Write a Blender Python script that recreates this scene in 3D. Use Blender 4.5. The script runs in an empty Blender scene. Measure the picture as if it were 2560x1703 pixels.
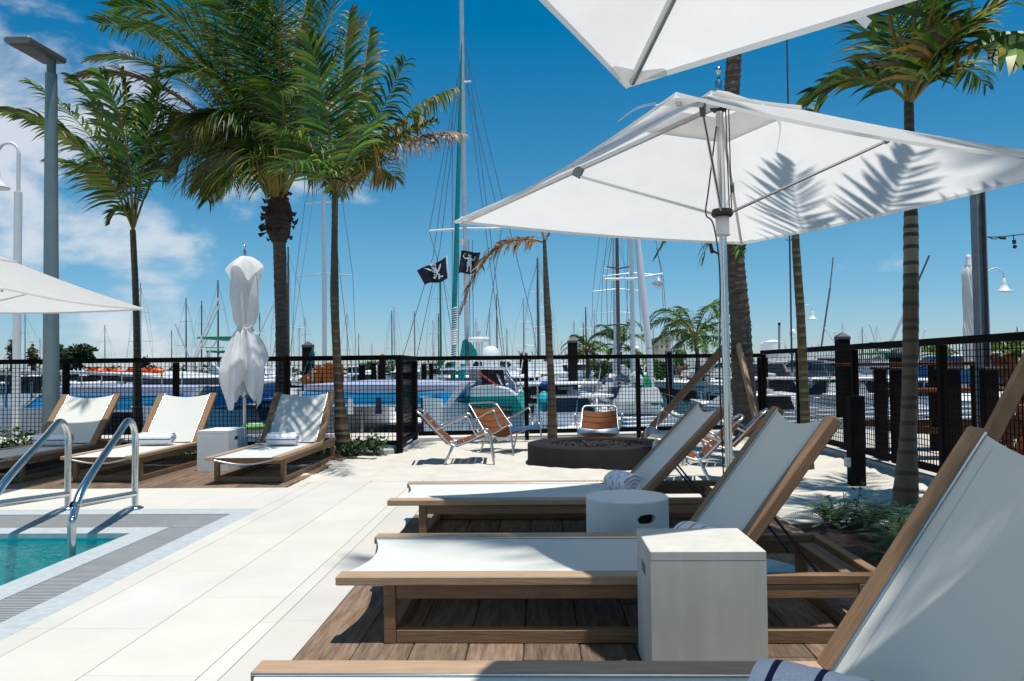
import bpy, math, random
from mathutils import Vector, Matrix, noise
R = math.radians
rnd = random.Random(7)
sc = bpy.context.scene
col = bpy.data.collections.new('scene'); sc.collection.children.link(col)

# ------------------------------------------------------------------ camera
H = 1.05
F = 1991.0                                   # focal length in pixels of the 2560 wide photograph (28 mm)
CAM = Vector((0, 0, H))
cd = bpy.data.cameras.new('camera'); cam = bpy.data.objects.new('camera', cd); col.objects.link(cam)
cd.sensor_width = 36; cd.lens = 28; cd.clip_start = 0.05; cd.clip_end = 3000
MC = Matrix.Rotation(R(1.99), 3, 'Z') @ Matrix.Rotation(R(91.936), 3, 'X') @ Matrix.Rotation(-.011, 3, 'Z')
cam.matrix_world = Matrix.Translation(CAM) @ MC.to_4x4()
sc.camera = cam
sc.render.resolution_x = 1024; sc.render.resolution_y = 681

# ------------------------------------------------------------------ sky and sun
SUN = Vector((.12, -.12, 1)).normalized()
sl = bpy.data.lights.new('sun', 'SUN'); sl.energy = 4.15; sl.angle = R(.8); sl.color = (1, .965, .9)
so = bpy.data.objects.new('sun', sl); col.objects.link(so)
so.rotation_euler = SUN.to_track_quat('Z', 'Y').to_euler()
so.location = (0, 0, 30)
sc.view_settings.view_transform = 'Standard'; sc.view_settings.look = 'None'
sc.view_settings.exposure = .36; sc.view_settings.gamma = 1
w = bpy.data.worlds.new('World'); sc.world = w; w.use_nodes = True
nt = w.node_tree; N = nt.nodes; L = nt.links; N.clear()
def nd(t, **k):
    n = N.new(t)
    for a, b in k.items(): setattr(n, a, b)
    return n
wo = nd('ShaderNodeOutputWorld'); bg = nd('ShaderNodeBackground'); bg.inputs[1].default_value = .098
sk = nd('ShaderNodeTexSky', sky_type='NISHITA', sun_disc=False, sun_elevation=R(80), sun_rotation=R(135))
sk.altitude = 0; sk.air_density = .9; sk.dust_density = .15; sk.ozone_density = 3.0
tint = nd('ShaderNodeMix', data_type='RGBA', blend_type='MULTIPLY'); tint.inputs[0].default_value = 1
tcr = nd('ShaderNodeTexCoord'); sxr = nd('ShaderNodeSeparateXYZ'); L.new(tcr.outputs['Generated'], sxr.inputs[0])
rp = nd('ShaderNodeValToRGB'); L.new(sxr.outputs[2], rp.inputs[0]); e_ = rp.color_ramp.elements
e_[0].position = 0; e_[0].color = (.60, .68, .86, 1); e_[1].position = .42; e_[1].color = (.27, .76, .86, 1)
q_ = e_.new(.15); q_.color = (.56, .82, .84, 1)
L.new(rp.outputs[0], tint.inputs[7])
hs = nd('ShaderNodeHueSaturation'); hs.inputs['Saturation'].default_value = 1.12; hs.inputs['Value'].default_value = 1.0
L.new(sk.outputs[0], tint.inputs[6]); L.new(tint.outputs[2], hs.inputs['Color'])
tc = nd('ShaderNodeTexCoord'); mp = nd('ShaderNodeMapping'); mp.inputs['Scale'].default_value = (2.4, 2.4, 4.6)
mp.inputs['Location'].default_value = (0.35, .2, .55)
L.new(tc.outputs['Generated'], mp.inputs[0])
n1 = nd('ShaderNodeTexNoise'); n1.inputs['Scale'].default_value = 2.6; n1.inputs['Detail'].default_value = 9; n1.inputs['Roughness'].default_value = .55
n1.inputs['Distortion'].default_value = .25
L.new(mp.outputs[0], n1.inputs['Vector'])
sx = nd('ShaderNodeSeparateXYZ'); L.new(tc.outputs['Generated'], sx.inputs[0])
mx = nd('ShaderNodeMapRange', interpolation_type='SMOOTHSTEP'); mx.inputs[1].default_value = -.14; mx.inputs[2].default_value = -.46; mx.inputs[3].default_value = -.14; mx.inputs[4].default_value = .108
L.new(sx.outputs[0], mx.inputs[0])
mz = nd('ShaderNodeMapRange', interpolation_type='SMOOTHSTEP'); mz.inputs[1].default_value = .30; mz.inputs[2].default_value = .52; mz.inputs[3].default_value = 0; mz.inputs[4].default_value = -.14
L.new(sx.outputs[2], mz.inputs[0])
a1 = nd('ShaderNodeMath', operation='ADD'); L.new(n1.outputs[0], a1.inputs[0]); L.new(mx.outputs[0], a1.inputs[1])
a2 = nd('ShaderNodeMath', operation='ADD'); L.new(a1.outputs[0], a2.inputs[0]); L.new(mz.outputs[0], a2.inputs[1])
cr = nd('ShaderNodeMapRange', interpolation_type='SMOOTHSTEP'); cr.inputs[1].default_value = .52; cr.inputs[2].default_value = .72; cr.inputs[3].default_value = 0; cr.inputs[4].default_value = .85
L.new(a2.outputs[0], cr.inputs[0])
mixc = nd('ShaderNodeMix', data_type='RGBA'); L.new(cr.outputs[0], mixc.inputs[0]); L.new(hs.outputs[0], mixc.inputs[6])
mixc.inputs[7].default_value = (5.8, 6.2, 6.7, 1)
L.new(mixc.outputs[2], bg.inputs[0]); L.new(bg.outputs[0], wo.inputs[0])

# ------------------------------------------------------------------ helpers
def ray(px, py):
    d = Vector(((px - 1280) / F, -(py - 851.5) / F, -1))
    return MC @ d
def P(px, py, Y):                            # the world point seen at a photo pixel, Y metres into the scene
    d = ray(px, py); return CAM + d * (Y / d.y)
def G(px, py, z=0.0):                        # ... on the level z
    d = ray(px, py); return CAM + d * ((z - H) / d.z)

origin = {}
class MB:
    def __init__(s): s.v = []; s.f = []; s.c = []; s.col = None; s.usecol = False; s.sm = []; s.smooth = False
    def setc(s, c): s.col = c; s.usecol = True
    def add(s, vs, fs, smooth=None):
        o = len(s.v); s.v += [tuple(p) for p in vs]
        for f in fs:
            s.f.append(tuple(i + o for i in f)); s.c.append(s.col or (1, 1, 1)); s.sm.append(s.smooth if smooth is None else smooth)
    def box(s, x0, x1, y0, y1, z0, z1, M=None):
        vs = [Vector(p) for p in ((x0,y0,z0),(x1,y0,z0),(x1,y1,z0),(x0,y1,z0),(x0,y0,z1),(x1,y0,z1),(x1,y1,z1),(x0,y1,z1))]
        if M is not None: vs = [M @ p for p in vs]
        s.add(vs, [(0,3,2,1),(4,5,6,7),(0,1,5,4),(1,2,6,5),(2,3,7,6),(3,0,4,7)], False)
    def bevbox(s, x0, x1, y0, y1, z0, z1, b=.004, M=None):   # box with chamfered edges
        vs = []; fs = []
        xs, ys, zs = (x0, x1), (y0, y1), (z0, z1)
        idx = {}
        for i in (0,1):
            for j in (0,1):
                for k in (0,1):
                    sg = lambda t: -1 if t else 1
                    c = Vector((xs[i], ys[j], zs[k]))
                    for a in range(3):
                        d = Vector((sg(i)*b, sg(j)*b, sg(k)*b)); d[a] = 0
                        idx[(i,j,k,a)] = len(vs); vs.append(c + d)
        I = lambda i,j,k,a: idx[(i,j,k,a)]
        for i in (0,1): fs.append(tuple(I(i,j,k,0) for j,k in ((0,0),(1,0),(1,1),(0,1))))
        for j in (0,1): fs.append(tuple(I(i,j,k,1) for i,k in ((0,0),(1,0),(1,1),(0,1))))
        for k in (0,1): fs.append(tuple(I(i,j,k,2) for i,j in ((0,0),(1,0),(1,1),(0,1))))
        for i in (0,1):
            for j in (0,1): fs.append((I(i,j,0,0),I(i,j,1,0),I(i,j,1,1),I(i,j,0,1)))
        for i in (0,1):
            for k in (0,1): fs.append((I(i,0,k,0),I(i,1,k,0),I(i,1,k,2),I(i,0,k,2)))
        for j in (0,1):
            for k in (0,1): fs.append((I(0,j,k,1),I(1,j,k,1),I(1,j,k,2),I(0,j,k,2)))
        for i in (0,1):
            for j in (0,1):
                for k in (0,1): fs.append((I(i,j,k,0),I(i,j,k,1),I(i,j,k,2)))
        if M is not None: vs = [M @ p for p in vs]
        cen = sum(vs, Vector()) / len(vs); ff = []
        for f in fs:
            a, b_, c = vs[f[0]], vs[f[1]], vs[f[2]]
            n = (b_ - a).cross(c - a)
            fc = sum((vs[q] for q in f), Vector()) / len(f)
            ff.append(f if n.dot(fc - cen) > 0 else tuple(reversed(f)))
        s.add(vs, ff, False)
    def bar(s, a, b, w, h, up=(0,0,1), bev=0):               # beam from a to b, w sideways, h along up
        a = Vector(a); b = Vector(b); d = b - a; ln = d.length; d.normalize()
        u = Vector(up)
        if abs(d.dot(u)) > .98: u = Vector((0,1,0))
        sd = d.cross(u).normalized(); u = sd.cross(d)
        M = Matrix((( d.x, sd.x, u.x, a.x),( d.y, sd.y, u.y, a.y),( d.z, sd.z, u.z, a.z),(0,0,0,1)))
        if bev: s.bevbox(0, ln, -w/2, w/2, -h/2, h/2, bev, M)
        else: s.box(0, ln, -w/2, w/2, -h/2, h/2, M)
    def tube(s, pts, r, n=8, caps=True, smooth=True, closed=False):
        pts = [Vector(p) for p in pts]; m = len(pts)
        rr = r if isinstance(r, (list, tuple)) else [r] * m
        vs = []; fs = []; u = None
        for i, p in enumerate(pts):
            if closed: t = pts[(i+1) % m] - pts[i-1]
            else: t = pts[min(i+1, m-1)] - pts[max(i-1, 0)]
            if t.length < 1e-9: t = Vector((0,0,1))
            t.normalize()
            if u is None:
                u = t.cross(Vector((0,0,1)))
                if u.length < .1: u = t.cross(Vector((0,1,0)))
                u.normalize()
            else:
                u = (u - t * u.dot(t))
                if u.length < 1e-6: u = t.orthogonal()
                u.normalize()
            w_ = t.cross(u)
            for k in range(n):
                a = 2*math.pi*k/n; vs.append(p + (u*math.cos(a) + w_*math.sin(a)) * rr[i])
        for i in range(m if closed else m-1):
            j = (i+1) % m
            for k in range(n):
                k2 = (k+1) % n; fs.append((i*n+k, j*n+k, j*n+k2, i*n+k2))
        s.add(vs, [tuple(reversed(f)) for f in fs], smooth)
        if caps and not closed:
            s.add([vs[k] for k in range(n)], [tuple(range(n))], False)
            s.add([vs[(m-1)*n+k] for k in range(n)], [tuple(reversed(range(n)))], False)
    def lathe(s, prof, n=24, c=(0,0,0), M=None, smooth=True):
        vs = []; fs = []
        for r, z in prof:
            for k in range(n):
                a = 2*math.pi*k/n; vs.append(Vector((r*math.cos(a), r*math.sin(a), z)))
        for i in range(len(prof)-1):
            for k in range(n):
                k2 = (k+1) % n; fs.append((i*n+k, i*n+k2, (i+1)*n+k2, (i+1)*n+k))
        if M is not None: vs = [M @ p for p in vs]
        vs = [p + Vector(c) for p in vs]
        s.add(vs, fs, smooth)
    def prism(s, poly, d, M=None):                            # poly: (x, z) outline, thickness y from d[0] to d[1]
        n = len(poly); vs = [Vector((x, d[0], z)) for x, z in poly] + [Vector((x, d[1], z)) for x, z in poly]
        if M is not None: vs = [M @ p for p in vs]
        fs = [tuple(range(n)), tuple(reversed(range(n, 2*n)))] + [(i, i+n, (i+1) % n + n, (i+1) % n) for i in range(n)]
        s.add(vs, fs, False)
    def grid(s, fn, nu, nv, smooth=True):
        vs = [fn(i/nu, j/nv) for i in range(nu+1) for j in range(nv+1)]
        fs = [(i*(nv+1)+j, (i+1)*(nv+1)+j, (i+1)*(nv+1)+j+1, i*(nv+1)+j+1) for i in range(nu) for j in range(nv)]
        s.add(vs, fs, smooth)
    def quad(s, a, b, c, d): s.add([a, b, c, d], [(0,1,2,3)], False)
    def ball(s, c, r, n=10, m=7, M=None):
        if not isinstance(r, (tuple, list)): r = (r, r, r)
        def fn(u, v):
            a = 2*math.pi*u; b = math.pi*(v-.5)
            p = Vector((r[0]*math.cos(a)*math.cos(b), r[1]*math.sin(a)*math.cos(b), r[2]*math.sin(b)))
            return (M @ p if M is not None else p) + Vector(c)
        s.grid(fn, n, m)
    def build(s, name, m, parent=None, world=False):
        o3 = origin.get(parent.name, Vector()) if (parent is not None and world) else Vector()
        me = bpy.data.meshes.new(name)
        if o3.length > 0: me.from_pydata([(p[0]-o3.x, p[1]-o3.y, p[2]-o3.z) for p in s.v], [], s.f)
        else: me.from_pydata(s.v, [], s.f)
        ms = m if isinstance(m, (list, tuple)) else [m]
        for q in ms: me.materials.append(q)
        me.polygons.foreach_set('use_smooth', s.sm)
        if s.usecol:
            ca = me.color_attributes.new('Col', 'FLOAT_COLOR', 'CORNER'); d = []
            for f, c in zip(s.f, s.c): d += [c[0], c[1], c[2], 1.0] * len(f)
            ca.data.foreach_set('color', d)
        me.update()
        o = bpy.data.objects.new(name, me); col.objects.link(o)
        if parent is not None:
            o.parent = parent; origin[o.name] = origin.get(parent.name, Vector())
        return o
def thing(name, label, cat, loc=(0,0,0), rotz=0, group=None):
    o = bpy.data.objects.new(name, None); col.objects.link(o); o.empty_display_size = .1
    o.location = loc; o.rotation_euler = (0,0,rotz); origin[o.name] = Vector(loc)
    o['label'] = label; o['category'] = cat
    if group: o['group'] = group
    return o
def tag(o, label, cat, group=None, kind=None):
    o['label'] = label; o['category'] = cat
    if group: o['group'] = group
    if kind: o['kind'] = kind
    return o
def struct(o): o['kind'] = 'structure'; return o
def dup(o, parent=None, label=None, loc=None, rotz=None, scale=None, group=None):
    c = o.copy(); col.objects.link(c)
    if parent is not None: c.parent = parent
    if label: c['label'] = label
    if group: c['group'] = group
    if loc is not None: c.location = loc
    if rotz is not None: c.rotation_euler[2] = rotz
    if scale is not None: c.scale = scale if isinstance(scale, (tuple, list)) else (scale,)*3
    for ch in list(o.children): dup(ch, c)
    return c
def sub(path, n=6):                          # smooth a polyline (Catmull-Rom)
    pts = [Vector(p) for p in path]; out = []
    for i in range(len(pts)-1):
        p0 = pts[max(i-1,0)]; p1 = pts[i]; p2 = pts[i+1]; p3 = pts[min(i+2, len(pts)-1)]
        for k in range(n):
            t = k/n; out.append(.5*((2*p1) + (p2-p0)*t + (2*p0-5*p1+4*p2-p3)*t*t + (3*p1-p0-3*p2+p3)*t**3))
    out.append(pts[-1]); return out

# ------------------------------------------------------------------ materials
def mat(name, c, rough=.6, metal=0, var=.0, scale=8, bump=0, bscale=None, stretch=None, objrand=0, attr=False, trans=0, dark=None, spec=None, detail=5, contrast=1.0, coat=0):
    m = bpy.data.materials.new(name); m.use_nodes = True
    t = m.node_tree; n = t.nodes; l = t.links; b = n['Principled BSDF']
    b.inputs['Roughness'].default_value = rough; b.inputs['Metallic'].default_value = metal
    if spec is not None: b.inputs['Specular IOR Level'].default_value = spec
    if coat: b.inputs['Coat Weight'].default_value = coat
    c4 = (c[0], c[1], c[2], 1); b.inputs['Base Color'].default_value = c4
    base = None
    tcn = n.new('ShaderNodeTexCoord'); mpn = n.new('ShaderNodeMapping')
    if stretch: mpn.inputs['Scale'].default_value = stretch
    l.new(tcn.outputs['Object'], mpn.inputs[0])
    vec = mpn.outputs[0]
    if objrand:
        oi = n.new('ShaderNodeObjectInfo'); ad = n.new('ShaderNodeVectorMath'); ad.operation = 'ADD'
        mu = n.new('ShaderNodeMath'); mu.operation = 'MULTIPLY'; mu.inputs[1].default_value = 37
        l.new(oi.outputs['Random'], mu.inputs[0]); l.new(vec, ad.inputs[0]); l.new(mu.outputs[0], ad.inputs[1]); vec = ad.outputs[0]
    if var or dark:
        nz = n.new('ShaderNodeTexNoise'); nz.inputs['Scale'].default_value = scale; nz.inputs['Detail'].default_value = detail; nz.inputs['Roughness'].default_value = .6
        l.new(vec, nz.inputs['Vector'])
        mr = n.new('ShaderNodeMapRange'); mr.inputs[1].default_value = .5-.22/contrast; mr.inputs[2].default_value = .5+.22/contrast
        l.new(nz.outputs[0], mr.inputs[0])
        mi = n.new('ShaderNodeMix'); mi.data_type = 'RGBA'
        l.new(mr.outputs[0], mi.inputs[0])
        lo = dark if dark else tuple(x*(1-var) for x in c)
        mi.inputs[6].default_value = (lo[0], lo[1], lo[2], 1)
        hi = c if dark else tuple(min(1, x*(1+var*.6)) for x in c)
        mi.inputs[7].default_value = (hi[0], hi[1], hi[2], 1)
        base = mi.outputs[2]
    if attr:
        at = n.new('ShaderNodeAttribute'); at.attribute_name = 'Col'
        if base is not None:
            mm = n.new('ShaderNodeMix'); mm.data_type = 'RGBA'; mm.blend_type = 'MULTIPLY'; mm.inputs[0].default_value = 1
            l.new(base, mm.inputs[6]); l.new(at.outputs['Color'], mm.inputs[7]); base = mm.outputs[2]
        else: base = at.outputs['Color']
    if base is not None: l.new(base, b.inputs['Base Color'])
    if bump:
        nb = n.new('ShaderNodeTexNoise'); nb.inputs['Scale'].default_value = bscale or scale; nb.inputs['Detail'].default_value = 6
        l.new(vec, nb.inputs['Vector'])
        bp = n.new('ShaderNodeBump'); bp.inputs['Strength'].default_value = bump; bp.inputs['Distance'].default_value = .01
        l.new(nb.outputs[0], bp.inputs['Height']); l.new(bp.outputs[0], b.inputs['Normal'])
    if trans:
        tr = n.new('ShaderNodeBsdfTranslucent'); ms = n.new('ShaderNodeMixShader'); ms.inputs[0].default_value = trans
        if base is not None: l.new(base, tr.inputs[0])
        else: tr.inputs[0].default_value = c4
        out = n['Material Output']; l.new(b.outputs[0], ms.inputs[1]); l.new(tr.outputs[0], ms.inputs[2]); l.new(ms.outputs[0], out.inputs[0])
    return m
M = {}
M['sand'] = mat('sand', (.56,.52,.45), .95, var=.13, scale=3.5, bump=.6, bscale=60)
M['stone'] = mat('paving_stone', (.56,.535,.485), .8, var=.07, scale=2.3, bump=.15, bscale=150, attr=True, detail=8)
M['joint'] = mat('joint', (.46,.425,.37), .95, var=.15)
M['bluetile'] = mat('pale_blue_tile', (.40,.435,.445), .75, var=.16, scale=24)
M['teak'] = mat('teak', (.27,.165,.092), .65, spec=.2, dark=(.165,.098,.055), scale=7, stretch=(1.2,14,14), bump=.15, bscale=14, objrand=1)
M['teak_sunlit'] = mat('sunlit_teak', (.43,.295,.19), .62, spec=.25, dark=(.31,.205,.13), scale=7, stretch=(1.2,14,14), bump=.12, bscale=14, objrand=1)  # lighter copy of teak: sunlight on the seat rails is put into its colour
M['sling'] = mat('white_sling', (.63,.635,.59), .8, var=.03, scale=200, bump=.10, bscale=900, trans=.12)
M['canvas'] = mat('white_canvas', (.79,.775,.755), .9, var=.04, scale=5, bump=.12, bscale=7, trans=.56)
M['canvas2'] = mat('folded_canvas', (.88,.87,.86), .9, var=.03, scale=6, bump=.15, bscale=25, trans=.42)
M['white'] = mat('white_gelcoat', (.78,.79,.80), .35, var=.05, scale=2)
M['offwhite'] = mat('offwhite_paint', (.62,.63,.62), .5, var=.1, scale=3)
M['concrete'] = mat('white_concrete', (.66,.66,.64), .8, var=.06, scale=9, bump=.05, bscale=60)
M['concrete_shade'] = mat('shaded_concrete', (.50,.485,.44), .85, var=.13, scale=3.2, bump=.03, bscale=40, stretch=(4,4,.7), detail=8)  # white concrete darkened by shade put into its colour, with streak stains
M['kerb'] = mat('grey_concrete', (.45,.44,.42), .9, var=.15, scale=6, bump=.2, bscale=80)
M['chrome'] = mat('polished_steel', (.60,.61,.61), .22, 1, var=.06, scale=30)
M['steel'] = mat('brushed_steel', (.50,.51,.51), .36, 1, var=.08, scale=30, bump=.05, bscale=200)
M['black'] = mat('black_steel', (.008,.006,.0055), .7, var=.25, scale=20, spec=.06)
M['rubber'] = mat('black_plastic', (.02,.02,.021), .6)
M['firepit'] = mat('dark_concrete', (.015,.012,.0125), .85, var=.25, scale=7, bump=.08, spec=.25, bscale=60)
M['lava'] = mat('lava_rock', (.03,.024,.022), .95, var=.5, scale=30, bump=.8, bscale=40)
M['slat'] = mat('red_wood_slat', (.19,.065,.02), .7, spec=.15, dark=(.10,.033,.011), scale=8, stretch=(12,1.2,12), objrand=1)
M['deck'] = mat('weathered_board', (.23,.165,.12), .85, spec=.2, dark=(.10,.066,.046), scale=5, stretch=(11,1.0,8), bump=.35, bscale=12, attr=True, contrast=1.3, detail=9)
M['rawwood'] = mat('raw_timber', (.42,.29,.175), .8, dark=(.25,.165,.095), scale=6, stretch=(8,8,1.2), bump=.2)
M['leaf'] = mat('palm_leaf', (1,1,1), .46, spec=.4, attr=True, trans=.17, var=.25, scale=6)
M['shrub'] = mat('shrub_leaf', (1,1,1), .7, attr=True, trans=.2)
M['trunk'] = mat('palm_trunk', (.15,.115,.09), .9, dark=(.05,.036,.028), scale=9, stretch=(1,1,3.5), bump=.7, bscale=22, objrand=1)
M['cane'] = mat('green_cane', (.125,.11,.075), .6, attr=True, var=.3, scale=5, stretch=(3,3,1))
M['fibre'] = mat('palm_fibre', (.06,.038,.028), .95, var=.6, scale=18, bump=1, bscale=30)
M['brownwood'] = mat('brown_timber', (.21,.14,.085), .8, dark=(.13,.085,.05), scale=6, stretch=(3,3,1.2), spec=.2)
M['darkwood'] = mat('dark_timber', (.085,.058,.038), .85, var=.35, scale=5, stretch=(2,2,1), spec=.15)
M['mulch'] = mat('bark_mulch', (.05,.027,.019), 1, dark=(.012,.008,.006), scale=26, bump=1, bscale=30)
M['galv'] = mat('galvanised_steel', (.20,.23,.26), .5, .6, var=.25, scale=12)
M['pole'] = mat('grey_green_pole', (.16,.22,.235), .45, .2, var=.12, scale=4)
M['lamp'] = mat('lamp_grey', (.13,.14,.15), .5, .3, var=.1)
M['grate'] = mat('grating_plastic', (.33,.34,.34), .6, var=.1)
M['led'] = mat('lamp_glass', (.05,.042,.035), .3, var=.5, scale=40)
M['whitepaint'] = mat('white_paint', (.66,.68,.69), .4, var=.04)
M['towel'] = mat('towel_cloth', (1,1,1), 1, attr=True, bump=.8, bscale=220)
M['glass'] = mat('dark_glass', (.02,.03,.04), .08, var=.2)
M['blue'] = mat('blue_hull', (.01,.40,.80), .4, var=.1, scale=2)
M['lav'] = mat('lavender_grey', (.36,.40,.53), .5, var=.08, scale=3)
M['teal'] = mat('teal_paint', (.0,.33,.31), .4, var=.1, scale=3)
M['tealcloth'] = mat('teal_canvas', (.0,.23,.22), .9, var=.25, scale=9, bump=.5, bscale=14)
M['greencloth'] = mat('green_canvas', (.0,.19,.10), .9, var=.3, scale=6)
M['bluecloth'] = mat('blue_canvas', (.01,.10,.34), .9, var=.25, scale=6)
M['navy'] = mat('navy_paint', (.012,.02,.055), .35, var=.2)
M['orange'] = mat('orange_plastic', (.80,.11,.01), .4, var=.1)
M['orangecloth'] = mat('orange_canvas', (.50,.125,.02), .9, var=.25, scale=4, bump=.4, bscale=5)
M['mast'] = mat('mast_alloy', (.55,.57,.58), .35, .4, var=.1)
M['mastdark'] = mat('dark_mast', (.06,.075,.09), .5, var=.2)
M['mastgreen'] = mat('green_mast', (.0,.16,.09), .5, var=.2)
M['mastred'] = mat('varnished_mast', (.12,.045,.03), .5, var=.2)
M['wire'] = mat('rigging_wire', (.16,.20,.23), .5, .5)
M['pile'] = mat('creosoted_pile', (.013,.010,.010), .9, var=.4, scale=6, bump=.4, spec=.08)
M['pilecap'] = mat('pile_cap', (.05,.045,.055), .6)
M['tree'] = mat('tree_leaf', (1,1,1), .7, attr=True, trans=.15)
M['bark'] = mat('grey_bark', (.12,.095,.075), .95, var=.3)
M['plain'] = mat('painted_surface', (1,1,1), .5, attr=True, var=.06, scale=2)
M['skin'] = mat('skin', (.45,.25,.17), .6)
M['dirt'] = mat('light_ground', (.50,.47,.41), .95, var=.15, scale=.6, bump=.1)
M['sheet'] = mat('sheet_pile_wall', (.075,.07,.065), .9, var=.4, scale=4)
# ================================================================== SETTING
def fnoise(x, y, s, seed=0): return noise.noise(Vector((x*s, y*s, seed)))
# base ground of the terrace and promenade (one broad sheet up to the quay edge)
g = MB(); g.box(-60, -9.25, -12, 13.6, -2.6, -.045); g.box(-2.2, 40, -12, 13.6, -2.6, -.045); g.box(-9.25, -2.2, 5.9, 13.6, -2.6, -.045); g.box(-9.25, -2.2, -12, -1.58, -2.6, -.045); struct(g.build('ground', M['dirt']))
# far land beyond the harbour
g = MB(); g.box(-1500, 1500, 190, 2600, -2.5, -.6); struct(g.build('far_ground', M['dirt']))
# quay on the right that carries the car park
qa = [(10.7,75),(14.6,41.6),(15.6,30),(60,30),(60,190),(8.0,190),(8.0,110)]
g = MB(); g.add([(x,y,-.95) for x,y in qa] + [(x,y,-.36) for x,y in qa], [tuple(range(7,14))] + [(i, (i+1)%7, (i+1)%7+7, i+7) for i in range(7)]); struct(g.build('quay', M['concrete']))
g = MB()
for (a, b) in (((8.15,110),(10.8,75)), ((10.8,75),(14.7,41.6)), ((14.7,41.6),(15.7,30))):
    a = Vector((a[0],a[1],0)); b = Vector((b[0],b[1],0)); n_ = int((b-a).length/.55); d = (b-a)/n_
    for i in range(n_):
        p = a + d*i; q = p + d*.5; o_ = Vector((.28,0,0))
        g.quad(p+Vector((0,0,-2.6)), q+Vector((0,0,-2.6)), q+Vector((0,0,-.95)), p+Vector((0,0,-.95)))
        r_ = p + d; g.quad(q+o_+Vector((0,0,-2.6)), r_+o_+Vector((0,0,-2.6)), r_+o_+Vector((0,0,-.95)), q+o_+Vector((0,0,-.95)))
        g.quad(q+Vector((0,0,-2.6)), q+o_+Vector((0,0,-2.6)), q+o_+Vector((0,0,-.95)), q+Vector((0,0,-.95)))
struct(g.build('quay_wall', M['sheet']))
# harbour water
wm = bpy.data.materials.new('harbour_water'); wm.use_nodes = True
b = wm.node_tree.nodes['Principled BSDF']; b.inputs['Base Color'].default_value = (.010,.03,.035,1); b.inputs['Roughness'].default_value = .25; b.inputs['IOR'].default_value = 1.2
t = wm.node_tree; tc_ = t.nodes.new('ShaderNodeTexCoord'); nz = t.nodes.new('ShaderNodeTexNoise'); nz.inputs['Scale'].default_value = 2.2; nz.inputs['Detail'].default_value = 5
bp = t.nodes.new('ShaderNodeBump'); bp.inputs['Strength'].default_value = .5; bp.inputs['Distance'].default_value = .08
t.links.new(tc_.outputs['Object'], nz.inputs[0]); t.links.new(nz.outputs[0], bp.inputs['Height']); t.links.new(bp.outputs[0], b.inputs['Normal'])
g = MB(); g.quad((-1500,13.4,-1.65),(1500,13.4,-1.65),(1500,2600,-1.65),(-1500,2600,-1.65)); struct(g.build('water', wm))

# sand court
def sand_z(x, y):
    e = max(0, min(1, (y-6.9)/1.2)); 
    if x > 1.5: e = max(e, max(0, min(1, (x-1.6)/.5)))
    h = .030*fnoise(x,y,1.3,3) + .018*fnoise(x,y,3.6,9) + .012*fnoise(x*1.0,y*2.2,4.5,5) + .007*fnoise(x,y,11,2)
    return -.006 + e*(h*1.25 + .016)
g = MB(); nx, ny = 150, 230
def sf(u, v):
    x = -2.65 + u*6.15; y = 2.0 + v*10.6
    return Vector((x, y, sand_z(x, y)))
g.grid(sf, nx, ny); struct(g.build('sand', M['sand']))

# paving slabs
g = MB(); rs = random.Random(3)
cols_ = [(-2.11,-1.99,1.15),(-1.99,-1.577,.92),(-1.577,-1.17,.92),(-1.17,-1.093,.92),(-1.093,-.9,1.3)]
def slab(x0,x1,y0,y1,z=.012,k=1.0):
    t = (rs.uniform(.95,1.03)*k,)*3; g.setc((t[0], t[0]*rs.uniform(.985,1.0), t[0]*rs.uniform(.96,1.0)))
    g.bevbox(x0+.0017, x1-.0017, y0+.0017, y1-.0017, -.04, z, .0015)
for ci, (x0, x1, st) in enumerate(cols_):
    y = -.6 + [.35,.12,.55,.2,.0][ci]
    while y < 7.0:
        y2 = min(y + st, 7.42 if x0 > -2.2 else 7.0)
        slab(x0, x1, y, y2, k=.99 if ci < 4 else .93); y = y2
for r_ in range(2):                            # beyond the pool
    y0 = 5.94 + r_*.53; y1 = y0 + .53
    x = -9.2 + r_*.4
    while x < -2.11:
        x2 = min(x + .92, -2.11); slab(x, x2, y0, y1); x = x2
for (x0, x1, y0, y1) in ((-.9,-.3,5.68,6.6),(-.9,-.35,6.6,7.38)): slab(x0,x1,y0,y1)
for y0 in (-1.6,): slab(-2.11,-.9,y0,-.6)
struct(g.build('paving', M['stone']))
g = MB(); g.box(-9.4, -.92, -1.6, -.6, -.3, .006)
g.box(-2.16, -.92, -.6, 7.38, -.06, .006); g.box(-9.3,-2.16,5.96,7.0,-.06,.006); struct(g.build('paving_bed', M['joint']))

# timber decks
def deck(name, X0, X1, Y0, Y1, bw, seed):
    r2 = random.Random(seed); g = MB(); x = X0; k = 0
    while x < X1 - .02:
        x2 = min(x + bw, X1); y = Y0 - r2.uniform(0, .8)
        while y < Y1:
            ln = r2.uniform(.55, 1.15); ya = max(y, Y0); yb = min(y + ln, Y1)
            if yb - ya > .03:
                v = r2.uniform(.72, 1.18); g.setc((v*r2.uniform(.97,1.06), v, v*r2.uniform(.9,1.02)))
                z = .014 + r2.uniform(-.002,.002)
                g.bevbox(x+.002, x2-.002, ya+.002, yb-.002, -.03, z, .003)
            y += ln
        x = x2; k += 1
    return struct(g.build(name, M['deck']))
deck('deck', -.9, 1.62, .2, 5.66, .207, 4)
deck('far_deck', -9.0, -2.27, 7.0, 9.3, .19, 5)
g = MB(); g.box(-.89, 1.61, .21, 5.65, -.06, .002); g.box(-8.99, -2.28, 7.02, 9.29, -.06, .002); struct(g.build('deck_bed', M['mulch']))
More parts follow.
